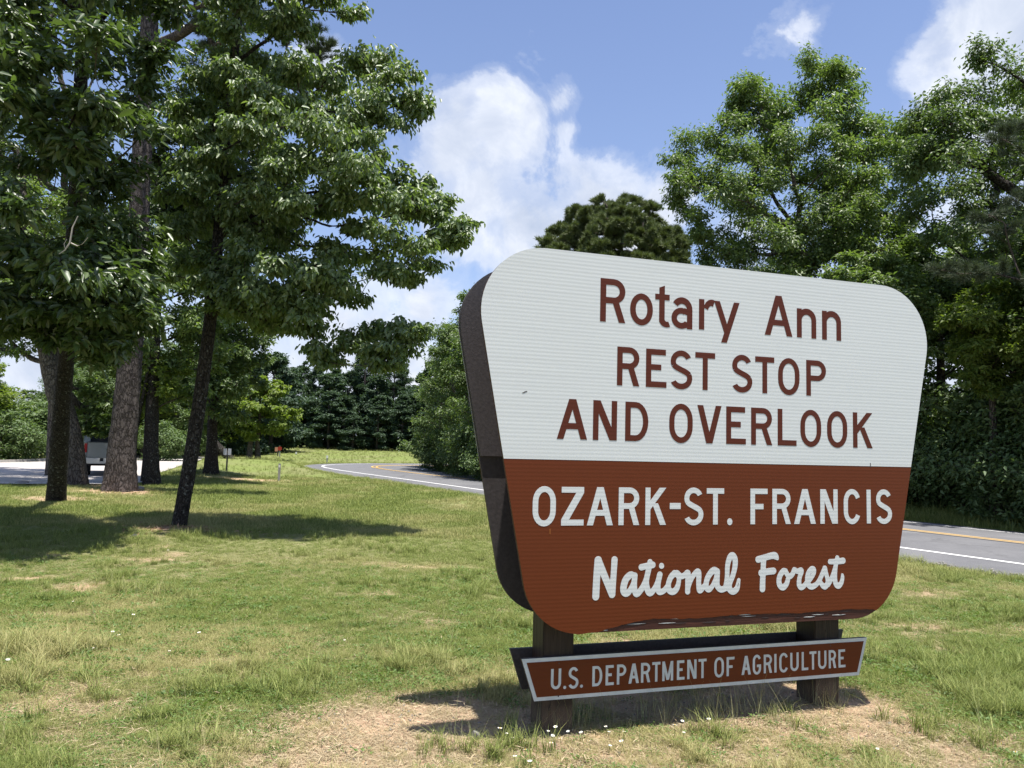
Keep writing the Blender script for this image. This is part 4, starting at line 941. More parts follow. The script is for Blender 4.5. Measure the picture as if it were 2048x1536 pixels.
# taller crowns that close the gaps high up behind the grove
for (nm_, px, Yb, lab, sd_, pol, lf_, brk, sty) in (
    ('back_oak_tree', 106, 29, 'tall leafy tree behind the far-left trunks filling the sky between them', 41, [(-300, 500), (-280, 100), (-100, -200), (160, -240), (300, -60), (340, 200), (330, 480), (240, 600), (40, 560), (-100, 620)], dict(mat='maple', L=.19, W=.5, tmpl=LEAF4, tilt=.5), 'bark_mid', 'broad'),
    ('back_elm_tree', 300, 27, 'tall leafy tree seen between the thick pine and the leaning tree', 42, [(270, 560), (290, 300), (330, 160), (400, 60), (520, 40), (600, 180), (620, 360), (600, 520), (480, 560), (360, 600)], dict(mat='hickory', L=.18, W=.5, tmpl=LEAF4, tilt=.5), 'bark_dark', 'broad')):
    bx = at(px, 960, Yb)
    build_tree(nm_, lab, 'tree', [(bx.x, bx.y, gz(bx.x, bx.y), .26)] + tr_px([(px + 6, 760, 24), (px + 12, 560, 20), (px + 30, 380, 14)], Yb), poly_clumps(pol, Yb, 3.0, 42, 130, 330, sd_, .8), lf_, brk, seed=sd_, style=sty, barkamp=.04)

# ---- right of the sign: trees beyond the road
def px_pole(pxs, Y): return tr_px(pxs, Y)
polyM = [(1312, 400), (1335, 350), (1322, 300), (1345, 235), (1385, 222), (1420, 240), (1440, 250), (1445, 190), (1470, 140), (1515, 140), (1550, 165), (1590, 108), (1630, 98), (1690, 120), (1735, 150), (1730, 205), (1762, 225), (1790, 250), (1840, 240), (1870, 320), (1860, 520), (1870, 700), (1500, 760), (1430, 620), (1400, 540), (1360, 440)]
bx = at(1600, 960, 27.5)
build_tree('ash_tree', 'tall rounded leafy tree rising behind the top right of the sign', 'tree',
    [(bx.x, bx.y, gz(bx.x, bx.y), .30)] + tr_px([(1602, 760, 28), (1605, 640, 24), (1600, 540, 16), (1590, 440, 8)], 27.5),
    poly_clumps(polyM, 27.5, 3.0, 34, 300, 430, 31, .95, holes=((1478, 470, 16), (1530, 290, 12), (1400, 300, 12), (1620, 300, 12), (1500, 430, 14))), dict(mat='ash', L=.17, W=.44, tmpl=LEAF4, tilt=.6, hang=.5, spread=.22), 'bark_mid', seed=31, barkamp=.04)
polyN = [(1790, 250), (1805, 185), (1850, 165), (1870, 105), (1915, 85), (1945, 90), (1962, 52), (2000, 60), (2050, 85), (2200, 20), (2340, 120), (2380, 500), (2300, 800), (2000, 700), (1890, 560), (1830, 520), (1780, 420), (1770, 330), (1800, 280)]
bx = at(2040, 1000, 22.5)
build_tree('overhanging_tree', 'dark large tree at the right edge of the picture, topmost leaves against cloud', 'tree',
    [(bx.x, bx.y, gz(bx.x, bx.y), .32)] + tr_px([(2040, 700, 36), (2045, 550, 26), (2060, 380, 12)], 22.5),
    poly_clumps(polyN, 22.5, 3.4, 42, 170, 460, 32, .85), dict(mat='maple', L=.15, W=.5, tmpl=LEAF4, tilt=.55, hang=.5, spread=.22), 'bark_dark', seed=32, barkamp=.04)
bx = at(2190, 1050, 18.6)
build_tree('roadside_pine_tree', 'grey-green pine whose boughs reach in at the right edge', 'tree',
    [(bx.x, bx.y, gz(bx.x, bx.y), .2)] + tr_px([(2185, 800, 26), (2180, 500, 22), (2175, 200, 14), (2170, 0, 6)], 18.6),
    [(*at(x, y, d), r / FPX * d, r / FPX * d * .4, n) for x, y, d, r, n in ((2040, 250, 18.6, 50, 150), (2000, 275, 18.5, 45, 140), (2050, 310, 18.2, 50, 140), (2030, 400, 18.3, 55, 170), (1975, 430, 18.1, 48, 150), (2010, 450, 18.0, 50, 140), (1985, 545, 17.9, 55, 170), (1930, 548, 17.8, 50, 160), (1885, 540, 17.9, 40, 110), (2045, 560, 18, 50, 140), (2120, 200, 18.6, 60, 150), (2150, 400, 18.6, 70, 150), (2140, 600, 18.6, 60, 150))],
    dict(mat='needle_dark', L=.22, W=.012, per=12), 'bark_pine', seed=33, style='pine')
bx = at(1990, 1030, 20)
build_tree('understory_tree', 'bright yellow-green leafy young tree right of the sign under the big crown', 'tree',
    [(bx.x, bx.y, gz(bx.x, bx.y), .12)] + tr_px([(1985, 800, 12), (1980, 650, 8)], 20),
    poly_clumps([(1870, 640), (1900, 570), (1990, 540), (2080, 540), (2160, 620), (2140, 780), (1980, 800), (1890, 760)], 19.6, 1.6, 32, 70, 300, 34, .8), dict(mat='bright', L=.15, W=.5, tmpl=LEAF4, tilt=.5), 'bark_mid', seed=34, barkamp=.03)
bx = at(1780, 960, 22.5)
build_tree('sumac_tree', 'small light green feathery tree peeking above the right shoulder of the sign', 'tree',
    [(bx.x, bx.y, gz(bx.x, bx.y), .1)] + tr_px([(1775, 800, 10), (1770, 600, 7)], 22.5),
    poly_clumps([(1640, 560), (1650, 525), (1700, 490), (1780, 500), (1860, 540), (1890, 640), (1880, 760), (1760, 800), (1640, 700)], 22.3, 2.0, 32, 70, 300, 35, .8), dict(mat='ash', L=.17, W=.4, tmpl=LEAF4, tilt=.5), 'bark_mid', seed=35, barkamp=.03)
# umbrella-shaped pine
polyL = [(1068, 530), (1072, 478), (1100, 450), (1125, 440), (1135, 412), (1170, 392), (1230, 386), (1290, 392), (1328, 412), (1342, 445), (1372, 465), (1390, 500), (1390, 560), (1300, 640), (1150, 640), (1090, 570)]
bx = at(1240, 940, 38)
build_tree('umbrella_pine_tree', 'dark round-topped pine showing just above the top edge of the sign', 'tree',
    [(bx.x, bx.y, gz(bx.x, bx.y), .3)] + tr_px([(1240, 700, 22), (1242, 560, 16), (1240, 430, 6)], 38),
    poly_clumps(polyL, 38, 3.2, 21, 330, 90, 36, .75), dict(mat='needle', L=.28, W=.04, per=14), 'bark_pine', seed=36, style='pine', limb_r=.3)

# ------------------------------------------------------------------ background stock: built once, copied with shared meshes
def crown_generic(h, cw, n, nleaf, seed, shape='round', z0=.18, r=.2):
    g = np.random.default_rng(seed); out = []
    for k in range(n):
        t = g.uniform(0, 1); a = g.uniform(0, 2 * np.pi)
        z = h * (z0 + (1 - z0) * t)
        if shape == 'round': prof = math.sin(math.pi * min(1, .12 + t * .86)) ** .6
        elif shape == 'cone': prof = (1 - t) ** .75 * .95 + .07
        elif shape == 'skirt': prof = (1 - .55 * t) * (1 if t < .8 else (1 - t) * 4.2 + .12)
        else: prof = math.sin(math.pi * min(1, .35 + t * .62)) ** .7
        rr = cw / 2 * prof * g.uniform(.35, 1.0) ** .5 * g.uniform(.85, 1.1)
        s = cw * r * g.uniform(.7, 1.2) * (0.75 if t > .8 else 1)
        out.append((rr * math.cos(a), rr * math.sin(a), z, s, s * .62, nleaf))
    return out
STOCK = {}
def stock(key, name, **kw):
    r = build_tree(name, None, None, **kw); STOCK[key] = r; return r
def place(key, x, y, s, rz, label, cat='tree', group=None, sz=None, mat=None, sink=0.05):
    src = STOCK[key]
    if not src.get('placed'): r = src; src['placed'] = 1; new = False
    else:
        r = src.copy(); scene.collection.objects.link(r); new = True
        for ch in src.children:
            c = ch.copy(); scene.collection.objects.link(c); c.parent = r
    r.location = (x, y, gz(x, y) - sink); r.rotation_euler = (0, 0, rz); r.scale = (s, s, sz or s)
    tag(r, label, cat, group)
    return r
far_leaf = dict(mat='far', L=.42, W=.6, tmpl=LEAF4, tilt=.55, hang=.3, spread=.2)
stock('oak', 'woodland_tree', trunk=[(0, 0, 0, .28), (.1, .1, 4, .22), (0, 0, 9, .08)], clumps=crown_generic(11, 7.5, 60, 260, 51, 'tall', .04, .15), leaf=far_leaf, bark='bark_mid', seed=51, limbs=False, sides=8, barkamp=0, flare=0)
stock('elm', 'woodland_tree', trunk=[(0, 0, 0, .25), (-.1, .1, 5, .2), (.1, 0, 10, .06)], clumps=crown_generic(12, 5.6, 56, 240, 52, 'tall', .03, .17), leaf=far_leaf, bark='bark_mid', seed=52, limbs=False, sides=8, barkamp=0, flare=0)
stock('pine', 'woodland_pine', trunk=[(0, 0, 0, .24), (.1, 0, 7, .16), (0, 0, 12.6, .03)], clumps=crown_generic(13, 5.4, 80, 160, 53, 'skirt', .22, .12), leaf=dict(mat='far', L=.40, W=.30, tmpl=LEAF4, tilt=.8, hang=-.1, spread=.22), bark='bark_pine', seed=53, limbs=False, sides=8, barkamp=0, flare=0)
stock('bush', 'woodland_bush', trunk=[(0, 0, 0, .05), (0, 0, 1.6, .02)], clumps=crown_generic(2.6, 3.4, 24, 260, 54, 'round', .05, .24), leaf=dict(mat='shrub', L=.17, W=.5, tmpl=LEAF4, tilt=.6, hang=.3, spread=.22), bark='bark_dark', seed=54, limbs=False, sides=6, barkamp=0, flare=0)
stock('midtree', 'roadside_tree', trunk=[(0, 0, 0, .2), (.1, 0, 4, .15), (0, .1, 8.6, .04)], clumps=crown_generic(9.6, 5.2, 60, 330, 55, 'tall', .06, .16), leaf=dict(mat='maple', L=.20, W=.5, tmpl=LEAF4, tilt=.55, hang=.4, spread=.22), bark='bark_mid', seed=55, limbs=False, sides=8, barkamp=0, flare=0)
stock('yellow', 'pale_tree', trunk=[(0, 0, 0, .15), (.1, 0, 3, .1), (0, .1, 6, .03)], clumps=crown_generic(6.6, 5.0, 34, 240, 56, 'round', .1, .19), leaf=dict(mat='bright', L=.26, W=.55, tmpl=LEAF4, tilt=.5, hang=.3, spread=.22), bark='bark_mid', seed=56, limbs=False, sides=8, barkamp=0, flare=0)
g = np.random.default_rng(77)
def at_px(px, Y): p = at(px, 900, Y); return p.x, p.y
# K: dark roadside mass left of the sign, beyond the road
K = [(938, 44, 1.02, 'midtree', 1.12), (905, 48, .98, 'midtree', 1.0), (968, 40, .9, 'midtree', 1.0), (880, 52, .72, 'midtree', .8), (925, 41.5, .7, 'bush', .9), (955, 37.5, .8, 'bush', 1.0), (893, 47.5, 1.0, 'bush', 1.1), (870, 52, .8, 'bush', 1.0), (1000, 36, .95, 'midtree', 1.05), (990, 34.5, .8, 'bush', .9)]
LK = {0: 'tallest roadside tree just left of the sign, beyond the road', 1: 'second roadside tree left of the sign, behind the tallest', 2: 'roadside tree half hidden by the left edge of the sign', 3: 'lower roadside tree where the road bends out of sight', 4: 'bush at the foot of the trees left of the sign', 5: 'leafy bush touching the left edge of the sign in view', 6: 'bush on the inside of the road bend', 7: 'farthest bush at the inside of the road bend', 8: 'roadside tree wholly behind the sign at its left end', 9: 'bush wholly behind the sign at its left end'}
for i, (px, Y, s, key, sz) in enumerate(K):
    x, y = at_px(px, Y); place(key, x, y, s, g.uniform(0, 6.3), LK[i], 'tree' if key != 'bush' else 'bush', 'trees and bushes along the far side of the road', sz)
# behind the sign and along the road to the right
for i, (px, Y, s, key) in enumerate([(1060, 34, .9, 'midtree'), (1120, 33, .9, 'midtree'), (1180, 31, .85, 'midtree'), (1400, 29, .85, 'midtree'), (1330, 31, .8, 'midtree'), (1460, 27, .8, 'midtree'), (1660, 24.5, .72, 'midtree'), (1720, 25.5, .8, 'midtree'), (2160, 19.5, .9, 'midtree'), (2300, 17.5, .95, 'midtree'), (2500, 15, .95, 'midtree'), (1880, 25.5, .95, 'midtree'), (1960, 26.5, 1.0, 'midtree'), (2080, 25, 1.0, 'midtree')]):
    x, y = at_px(px, Y)
    lab = 'roadside tree hidden behind the sign board' if px < 1800 else {2160: 'deep green tree just outside the right edge, nearest the road', 2300: 'deep green tree second outside the right edge', 2500: 'deep green tree farthest outside the right edge', 1880: 'deep green tree right behind the right end of the sign', 1960: 'deep green tree behind the bright young tree', 2080: 'deep green tree behind the pine boughs at the right edge'}[px]
    place(key, x, y, s, g.uniform(0, 6.3), lab, 'tree', 'trees hidden behind the sign' if px < 1800 else 'trees of the dark wood at the right', s * g.uniform(.95, 1.1))
for i, (px, Y, s) in enumerate([(1850, 21.8, .85), (1905, 20.8, .95), (1965, 19.8, .85), (2020, 19.0, 1.0), (2085, 18.2, .9), (1800, 22.8, .9), (1740, 23.8, .8), (1880, 22.6, 1.25), (1990, 21.2, 1.35), (2070, 20.4, 1.3), (2150, 17.4, 1.0), (2250, 16.2, 1.1), (1660, 24.6, .8), (1560, 26.5, .8), (1450, 28.5, .8), (1300, 31, .8), (1150, 33.5, .8)]):
    x, y = at_px(px, Y); x += .8; y += .5; place('bush', x, y, s, g.uniform(0, 6.3), ('dark leafy verge bush ' + {1850: 'just clear of the right edge of the sign, front row', 1905: 'second from the sign, front row', 1965: 'third from the sign, front row', 2020: 'fourth from the sign, front row', 2085: 'fifth from the sign, at the picture edge', 1880: 'taller, in the back row nearest the sign', 1990: 'taller, in the middle of the back row', 2070: 'taller, in the back row at the picture edge', 2150: 'just outside the right edge', 2250: 'farthest outside the right edge'}[px]) if px > 1800 else 'verge bush hidden behind the sign board', 'bush', 'bushes along the far verge right of the sign' if px > 1800 else 'bushes hidden behind the sign', s * g.uniform(.9, 1.25))
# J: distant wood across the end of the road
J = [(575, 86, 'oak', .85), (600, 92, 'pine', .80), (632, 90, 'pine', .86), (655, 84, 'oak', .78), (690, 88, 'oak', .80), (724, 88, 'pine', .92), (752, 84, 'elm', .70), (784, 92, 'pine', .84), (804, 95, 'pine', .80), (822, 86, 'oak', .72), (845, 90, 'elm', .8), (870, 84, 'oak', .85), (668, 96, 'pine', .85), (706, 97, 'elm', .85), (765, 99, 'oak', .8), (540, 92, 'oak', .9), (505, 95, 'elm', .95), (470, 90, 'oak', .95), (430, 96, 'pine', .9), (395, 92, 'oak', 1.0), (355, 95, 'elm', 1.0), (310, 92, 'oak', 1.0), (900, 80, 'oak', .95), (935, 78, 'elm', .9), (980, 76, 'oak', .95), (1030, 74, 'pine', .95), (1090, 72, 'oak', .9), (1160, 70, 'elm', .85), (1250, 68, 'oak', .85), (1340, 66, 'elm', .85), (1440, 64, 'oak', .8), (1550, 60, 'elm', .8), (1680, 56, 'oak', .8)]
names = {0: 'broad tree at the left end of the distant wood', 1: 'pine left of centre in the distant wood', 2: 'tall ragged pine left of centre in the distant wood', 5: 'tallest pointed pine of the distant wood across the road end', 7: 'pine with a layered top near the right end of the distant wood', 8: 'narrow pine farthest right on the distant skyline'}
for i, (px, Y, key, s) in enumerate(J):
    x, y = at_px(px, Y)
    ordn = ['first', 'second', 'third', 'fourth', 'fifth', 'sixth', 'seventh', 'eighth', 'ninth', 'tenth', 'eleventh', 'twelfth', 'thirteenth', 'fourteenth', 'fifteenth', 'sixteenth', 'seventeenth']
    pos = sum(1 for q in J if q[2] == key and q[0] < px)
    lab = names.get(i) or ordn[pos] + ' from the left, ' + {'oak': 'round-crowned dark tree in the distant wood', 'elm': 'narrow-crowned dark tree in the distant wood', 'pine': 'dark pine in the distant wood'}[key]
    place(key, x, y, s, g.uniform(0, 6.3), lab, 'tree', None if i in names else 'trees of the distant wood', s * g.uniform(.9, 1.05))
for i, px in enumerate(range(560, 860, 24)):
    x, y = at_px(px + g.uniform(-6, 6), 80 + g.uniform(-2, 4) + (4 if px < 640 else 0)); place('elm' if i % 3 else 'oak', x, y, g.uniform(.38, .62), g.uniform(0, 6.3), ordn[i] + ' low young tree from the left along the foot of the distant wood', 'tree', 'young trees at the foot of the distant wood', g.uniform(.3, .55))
# left background beyond the lot
L_ = [(-60, 44, 'yellow', .9), (20, 46, 'bush', 1.6), (75, 47, 'bush', 1.5), (120, 52, 'midtree', .72), (170, 56, 'midtree', .85), (205, 50, 'midtree', .68), (250, 58, 'oak', .75), (285, 54, 'yellow', 1.0), (330, 60, 'yellow', 1.15), (370, 58, 'midtree', .9), (398, 64, 'yellow', 1.1), (440, 66, 'oak', .8), (480, 70, 'oak', .85), (540, 74, 'oak', .8), (-20, 60, 'midtree', .62), (50, 60, 'midtree', .55), (-150, 40, 'midtree', .9), (-260, 36, 'oak', .9), (0, 42, 'bush', 1.3), (320, 50, 'bush', 1.1), (350, 56, 'midtree', 1.0), (225, 62, 'midtree', 1.1), (140, 64, 'oak', .75)]
LN = ['pale tree at the left edge beyond the lot', 'wide rounded bush beyond the lot at the left edge', 'bush beyond the lot left of the dark trunks', 'tree seen between the dark trunks and the lot', 'deep green tree over the truck', 'tree close behind the parked truck', 'broad tree behind the thick pine trunk', 'yellow-green tree just right of the thick pine trunk', 'large yellow-green tree beyond the end of the lot', 'green tree left of the leaning trunk', 'yellow-green tree behind the leaning trunk', 'broad tree behind the knoll tree', 'round tree behind the two sunlit trees', 'round tree where the knoll meets the distant wood', 'low tree on the left skyline', 'small tree on the left skyline', 'tree outside the left edge by the lot', 'broad tree outside the left edge by the lot', 'bush at the left edge nearest the lot kerb', 'bush at the end of the lot', 'tall green tree at the end of the lot', 'tall tree far behind the truck', 'broad tree far behind the dark trunks']
for i, (px, Y, key, s) in enumerate(L_):
    x, y = at_px(px, Y); place(key, x, y, s, g.uniform(0, 6.3), LN[i], 'bush' if key == 'bush' else 'tree', None, s * g.uniform(.9, 1.1))

# ------------------------------------------------------------------ pickup truck on the lot
M['truck_paint'] = plain('silver_grey_car_paint', (0.36, 0.38, 0.39), 0.25, 0.6, 0.5, .04, 3, 0)
M['chrome'] = plain('bright_bumper_metal', (0.80, 0.80, 0.80), 0.25, 0.5, 0.6, .05, 3, 0)
M['glass'] = plain('dark_window_glass', (0.02, 0.025, 0.03), 0.06, 0.6, 0, 0, 3, 0)
M['black'] = plain('black_plastic', (0.015, 0.015, 0.016), 0.6, 0.3)
M['rubber'] = plain('tyre_rubber', (0.018, 0.018, 0.018), 0.85, 0.2)
M['red_lens'] = plain('red_lens', (0.38, 0.01, 0.015), 0.15, 0.6, 0, .05, 3, 0)
M['plate'] = plain('white_plate', (0.75, 0.75, 0.75), 0.4, 0.4, 0, .05, 40, 0)
def prism_y(name, prof, x0, x1, mat, parent, bev=.02):      # profile in (y,z), extruded in x
    import bmesh
    bm = bmesh.new(); a = [bm.verts.new((x0, y, z)) for y, z in prof]; b = [bm.verts.new((x1, y, z)) for y, z in prof]; n = len(prof)
    bm.faces.new(a); bm.faces.new(b[::-1])
    for i in range(n): bm.faces.new((a[i], b[i], b[(i + 1) % n], a[(i + 1) % n]))
    bmesh.ops.recalc_face_normals(bm, faces=bm.faces)
    if bev: bmesh.ops.bevel(bm, geom=bm.edges[:], offset=bev, segments=2, affect='EDGES')
    me = bpy.data.meshes.new(name); bm.to_mesh(me); bm.free(); me.materials.append(mat); return obj(name, me, parent)
tx = onground(178, 953)
truck = empty('pickup_truck', (tx.x + .50, tx.y + .42, 0.012), R_(31)); truck.scale = (.88, .88, .92); tag(truck, 'silver grey pickup truck seen from behind on the lot, between the tree trunks', 'truck')
# local: +y forward, rear at y=0, half width .99
for sx in (-1, 1): prism_y('bed_side', [(.06, .62), (2.1, .62), (2.1, 1.42), (.06, 1.42)], sx * .93 - .05, sx * .93 + .05, M['truck_paint'], truck)
box('bed_floor', -.88, .88, .10, 2.1, .70, .78, M['truck_paint'], truck, .01)
tg = box('tailgate', -.86, .86, .03, .10, .78, 1.40, M['truck_paint'], truck, .012)
box('ridge', -.70, .70, .012, .029, 1.18, 1.28, M['truck_paint'], tg, .006); box('ridge', -.70, .70, .012, .029, .88, 1.02, M['truck_paint'], tg, .006)
box('tailgate_cap', -.85, .85, .02, .11, 1.402, 1.43, M['black'], tg, .006); box('handle', -.12, .12, .005, .028, 1.09, 1.15, M['black'], tg, .005)
for sx in (-1, 1):
    tlm = box('tail_light', sx * .93 - .055, sx * .93 + .055, .025, .15, .98, 1.36, M['red_lens'], truck, .012)
bu = box('bumper', -.98, .98, -.12, .02, .52, .76, M['chrome'], truck, .03)
box('licence_plate', -.16, .16, -.128, -.122, .58, .74, M['plate'], bu, 0)
for sx in (-1, 1): box('step_recess', sx * .30 - .07, sx * .30 + .07, -.126, -.1215, .62, .755, M['black'], bu, 0)
box('hitch', -.05, .05, -.16, .1, .42, .52, M['black'], truck, .01)
prism_y('underbody', [(.3, .42), (5.2, .42), (5.2, .62), (.3, .62)], -.80, .80, M['black'], truck, .02)
prism_y('cab', [(2.12, .62), (4.45, .62), (4.45, 1.22), (3.75, 1.86), (2.35, 1.90), (2.12, 1.35)], -.97, .97, M['truck_paint'], truck, .05)
prism_y('hood', [(4.46, .60), (5.60, .60), (5.65, 1.05), (4.46, 1.20)], -.97, .97, M['truck_paint'], truck, .06)
box('rear_window', -.70, .70, 2.135, 2.16, 1.42, 1.80, M['glass'], truck, .01).rotation_euler = (0, 0, 0)
for sx in (-1, 1):
    prism_y('side_window', [(2.5, 1.38), (4.15, 1.30), (3.68, 1.76), (2.55, 1.78)], sx * .962 - .012, sx * .972 + .012, M['glass'], truck, .004)
    mm = box('mirror', sx * 1.10 - .10, sx * 1.10 + .10, 3.95, 4.02, 1.22, 1.44, M['black'], truck, .02)
    for yy in (1.05, 4.75):
        import bmesh
        bm = bmesh.new(); bmesh.ops.create_cone(bm, cap_ends=True, segments=28, radius1=.40, radius2=.40, depth=.28, matrix=Matrix.Translation((sx * .80, yy, .40)) @ Matrix.Rotation(R_(90), 4, 'Y'))
        bmesh.ops.bevel(bm, geom=[e for e in bm.edges if e.calc_length() < .12], offset=.03, segments=2, affect='EDGES')
        me = bpy.data.meshes.new('tyre'); bm.to_mesh(me); bm.free(); me.materials.append(M['rubber']); ty = obj('tyre', me, truck)
        bm = bmesh.new(); bmesh.ops.create_cone(bm, cap_ends=True, segments=20, radius1=.24, radius2=.20, depth=.06, matrix=Matrix.Translation((sx * .93, yy, .40)) @ Matrix.Rotation(R_(90 * sx), 4, 'Y'))
        me = bpy.data.meshes.new('rim'); bm.to_mesh(me); bm.free(); me.materials.append(M['chrome']); obj('rim', me, ty)
    box('wheel_arch', sx * .985 - .008, sx * .985 + .008, .62, 1.5, .78, .86, M['black'], truck, .004)

# ------------------------------------------------------------------ small signs and posts
M['galv'] = plain('galvanised_steel', (0.30, 0.31, 0.31), 0.55, 0.5, 0.3)
M['dark_post'] = plain('dark_steel_post', (0.05, 0.05, 0.045), 0.7, 0.3)
M['sign_back'] = plain('grey_sign_panel', (0.52, 0.53, 0.56), 0.5, 0.4)
M['sign_red'] = plain('faded_red_sign', (0.34, 0.035, 0.02), 0.5, 0.4)
M['sign_tan'] = plain('faded_orange_sign', (0.50, 0.25, 0.16), 0.5, 0.4)
M['white_post'] = plain('white_marker', (0.75, 0.75, 0.72), 0.6, 0.3)
def sm_post(name, px, py, hgt, wpost, mat, label, cat, z=None):
    p = onground(px, py); zz = gz(p.x, p.y)
    if z is not None: pass
    r = empty(name, (p.x, p.y, zz)); tag(r, label, cat); box('post', -wpost / 2, wpost / 2, -wpost / 3, wpost / 3, -.3, hgt, mat, r, .003); return r
p = onground(453, 945); Yk = 35.5; kp = at(453, 941, Yk)
r = empty('panel_sign', (kp.x, kp.y, gz(kp.x, kp.y))); tag(r, 'two narrow grey panels side by side on a dark post on the knoll', 'sign')
topz = at(453, 897, Yk).z - r.location.z; box('post', -.035, .035, -.02, .02, -.3, topz - .25, M['dark_post'], r, .003)
for sx in (-1, 1): box('panel', sx * .105 - .075, sx * .105 + .075, -.035, -.021, topz - .30, topz, M['sign_back'], r, .003)
kp = at(558, 955, 31.5); r = empty('marker_post', (kp.x, kp.y, gz(kp.x, kp.y))); tag(r, 'slim grey steel marker post standing alone in the lawn', 'post')
box('post', -.045, .045, -.02, .02, -.3, at(558, 927, 31.5).z - r.location.z, M['galv'], r, .003); box('reflector', -.035, .035, -.024, -.0205, at(558, 930, 31.5).z - r.location.z - .1, at(558, 930, 31.5).z - r.location.z, M['white_post'], r, 0)
Yk = 66
kp = at(559, 914, Yk); r = empty('red_sign', (kp.x, kp.y, gz(kp.x, kp.y))); tag(r, 'small red sign on a pale post at the entrance beyond the knoll', 'sign')
tz = at(559, 896, Yk).z - r.location.z; box('post', -.05, .05, -.03, .03, -.3, tz, M['galv'], r, .003)
extrude('face', [(  .19 * math.cos(R_(22.5 + 45 * k)),   .19 * math.sin(R_(22.5 + 45 * k)) + tz - .05) for k in range(8)], -.05, -.031, M['sign_red'], r)
kp = at(555, 915, Yk + 1.5); r = empty('orange_sign', (kp.x, kp.y, gz(kp.x, kp.y))); tag(r, 'faded orange panel on a dark post just left of the red sign', 'sign')
tz = at(555, 895, Yk + 1.5).z - r.location.z; box('post', -.05, .05, -.03, .03, -.3, tz, M['dark_post'], r, .003); box('face', -.26, .0, -.05, -.031, tz - .35, tz + .02, M['sign_tan'], r, .003)
for px, py0, py1, Yk, lab in ((592, 904, 913, 70, 'short white marker post at the foot of the distant wood'), (654, 911, 923, 56, 'white-topped delineator post by the far bend of the road')):
    kp = at(px, py1, Yk); r = empty('white_marker_post', (kp.x, kp.y, gz(kp.x, kp.y))); tag(r, lab, 'post'); tz = at(px, py0, Yk).z - r.location.z
    box('post', -.05, .05, -.03, .03, -.3, tz - .2, M['galv'], r, .003); box('reflector', -.065, .065, -.04, .04, tz - .2, tz, M['white_post'], r, .003)

# ------------------------------------------------------------------ ground litter and grass (geometry nodes on real points)
def blade(mb, x, y, h, wd, bend, ang, lean, col=0):
    """one curved grass blade with three segments"""
    d = np.array([math.cos(ang), math.sin(ang), 0]); s = np.array([-d[1], d[0], 0]); v = []
    for k, t in enumerate((0, .35, .7, 1.0)):
        c = np.array([x, y, 0]) + d * (lean * t * h + bend * t * t * h) + np.array([0, 0, h * (t - .35 * bend * t * t)]); ww = wd * (1 - t ** 1.6)
        if k < 3: v += [c - s * ww / 2, c + s * ww / 2]
        else: v += [c]
    mb.v.append(np.array(v)); b = mb.n; mb.fl += [(b, b + 1, b + 3, b + 2), (b + 2, b + 3, b + 5, b + 4), (b + 4, b + 5, b + 6)]; mb.n += 7
def tuft_mesh(name, n, rad, h, wd, mat, seed, bend=(.2, .9), flat=0):
    g = np.random.default_rng(seed); mb = MB(); mb.fl = []
    for k in range(n):
        a = g.uniform(0, 6.28); r = rad * g.uniform(0, 1) ** .6; hh = h * g.uniform(.45, 1.1)
        blade(mb, r * math.cos(a), r * math.sin(a), hh if not flat else hh * .25, wd * g.uniform(.7, 1.2), g.uniform(*bend) * (4 if flat else 1), g.uniform(0, 6.28), g.uniform(-.2, .3))
    me = bpy.data.meshes.new(name); me.from_pydata(np.concatenate(mb.v).tolist(), [], mb.fl); me.update(); me.materials.append(mat); return me
def grass_mat(name, c0, c1, tip, trans=.3):
    m, t, b = new_mat(name)
    ri = t.nodes.new('ShaderNodeNewGeometry').outputs['Random Per Island']
    ia = t.nodes.new('ShaderNodeAttribute'); ia.attribute_type = 'INSTANCER'; ia.attribute_name = 'tint'
    oc = t.nodes.new('ShaderNodeTexCoord').outputs['Object']; sz = t.nodes.new('ShaderNodeSeparateXYZ'); t.links.new(oc, sz.inputs[0])
    c = MIX(t, ri, c0, c1); c = MIX(t, MATH(t, 'MULTIPLY', ia.outputs['Fac'], MATH(t, 'ADD', .45, MATH(t, 'MULTIPLY', ri, .7)), clamp=True), c, tip)
    t.links.new(c, b.inputs['Base Color']); setp(b, None, .55, .25)
    tr = t.nodes.new('ShaderNodeBsdfTranslucent'); t.links.new(c, tr.inputs[0]); ms = t.nodes.new('ShaderNodeMixShader'); ms.inputs[0].default_value = trans
    t.links.new(b.outputs[0], ms.inputs[1]); t.links.new(tr.outputs[0], ms.inputs[2]); t.links.new(ms.outputs[0], t.nodes['Material Output'].inputs[0]); return m
M['grass'] = grass_mat('lawn_grass', (0.110, 0.158, 0.030), (0.320, 0.365, 0.100), (0.47, 0.42, 0.19))
M['straw'] = grass_mat('dry_straw', (0.30, 0.23, 0.13), (0.56, 0.45, 0.29), (0.42, 0.36, 0.22), .15)
M['stalk'] = grass_mat('seed_stalk', (0.20, 0.24, 0.09), (0.38, 0.38, 0.19), (0.45, 0.38, 0.20), .25)
M['weed'] = leaf_mat('weed_leaf', (0.07, 0.12, 0.03), (0.15, 0.22, 0.06), .5, .3, .3)
def weed_mesh(seed):
    g = np.random.default_rng(seed); n = 26; P = g.normal(size=(n, 3)) * [.04, .04, .012] + [0, 0, .02]; A = nrm(P * [1, 1, 0] + [0, 0, .02] + g.normal(size=(n, 3)) * .01)
    v, f = leaf_cloud(P, A, np.tile([0, 0, 1.], (n, 1)) + g.normal(size=(n, 3)) * .3, g.uniform(.02, .045, n), g.uniform(.01, .018, n), LEAF4, .1, .2); return mesh_np('weed', v, f, M['weed'])
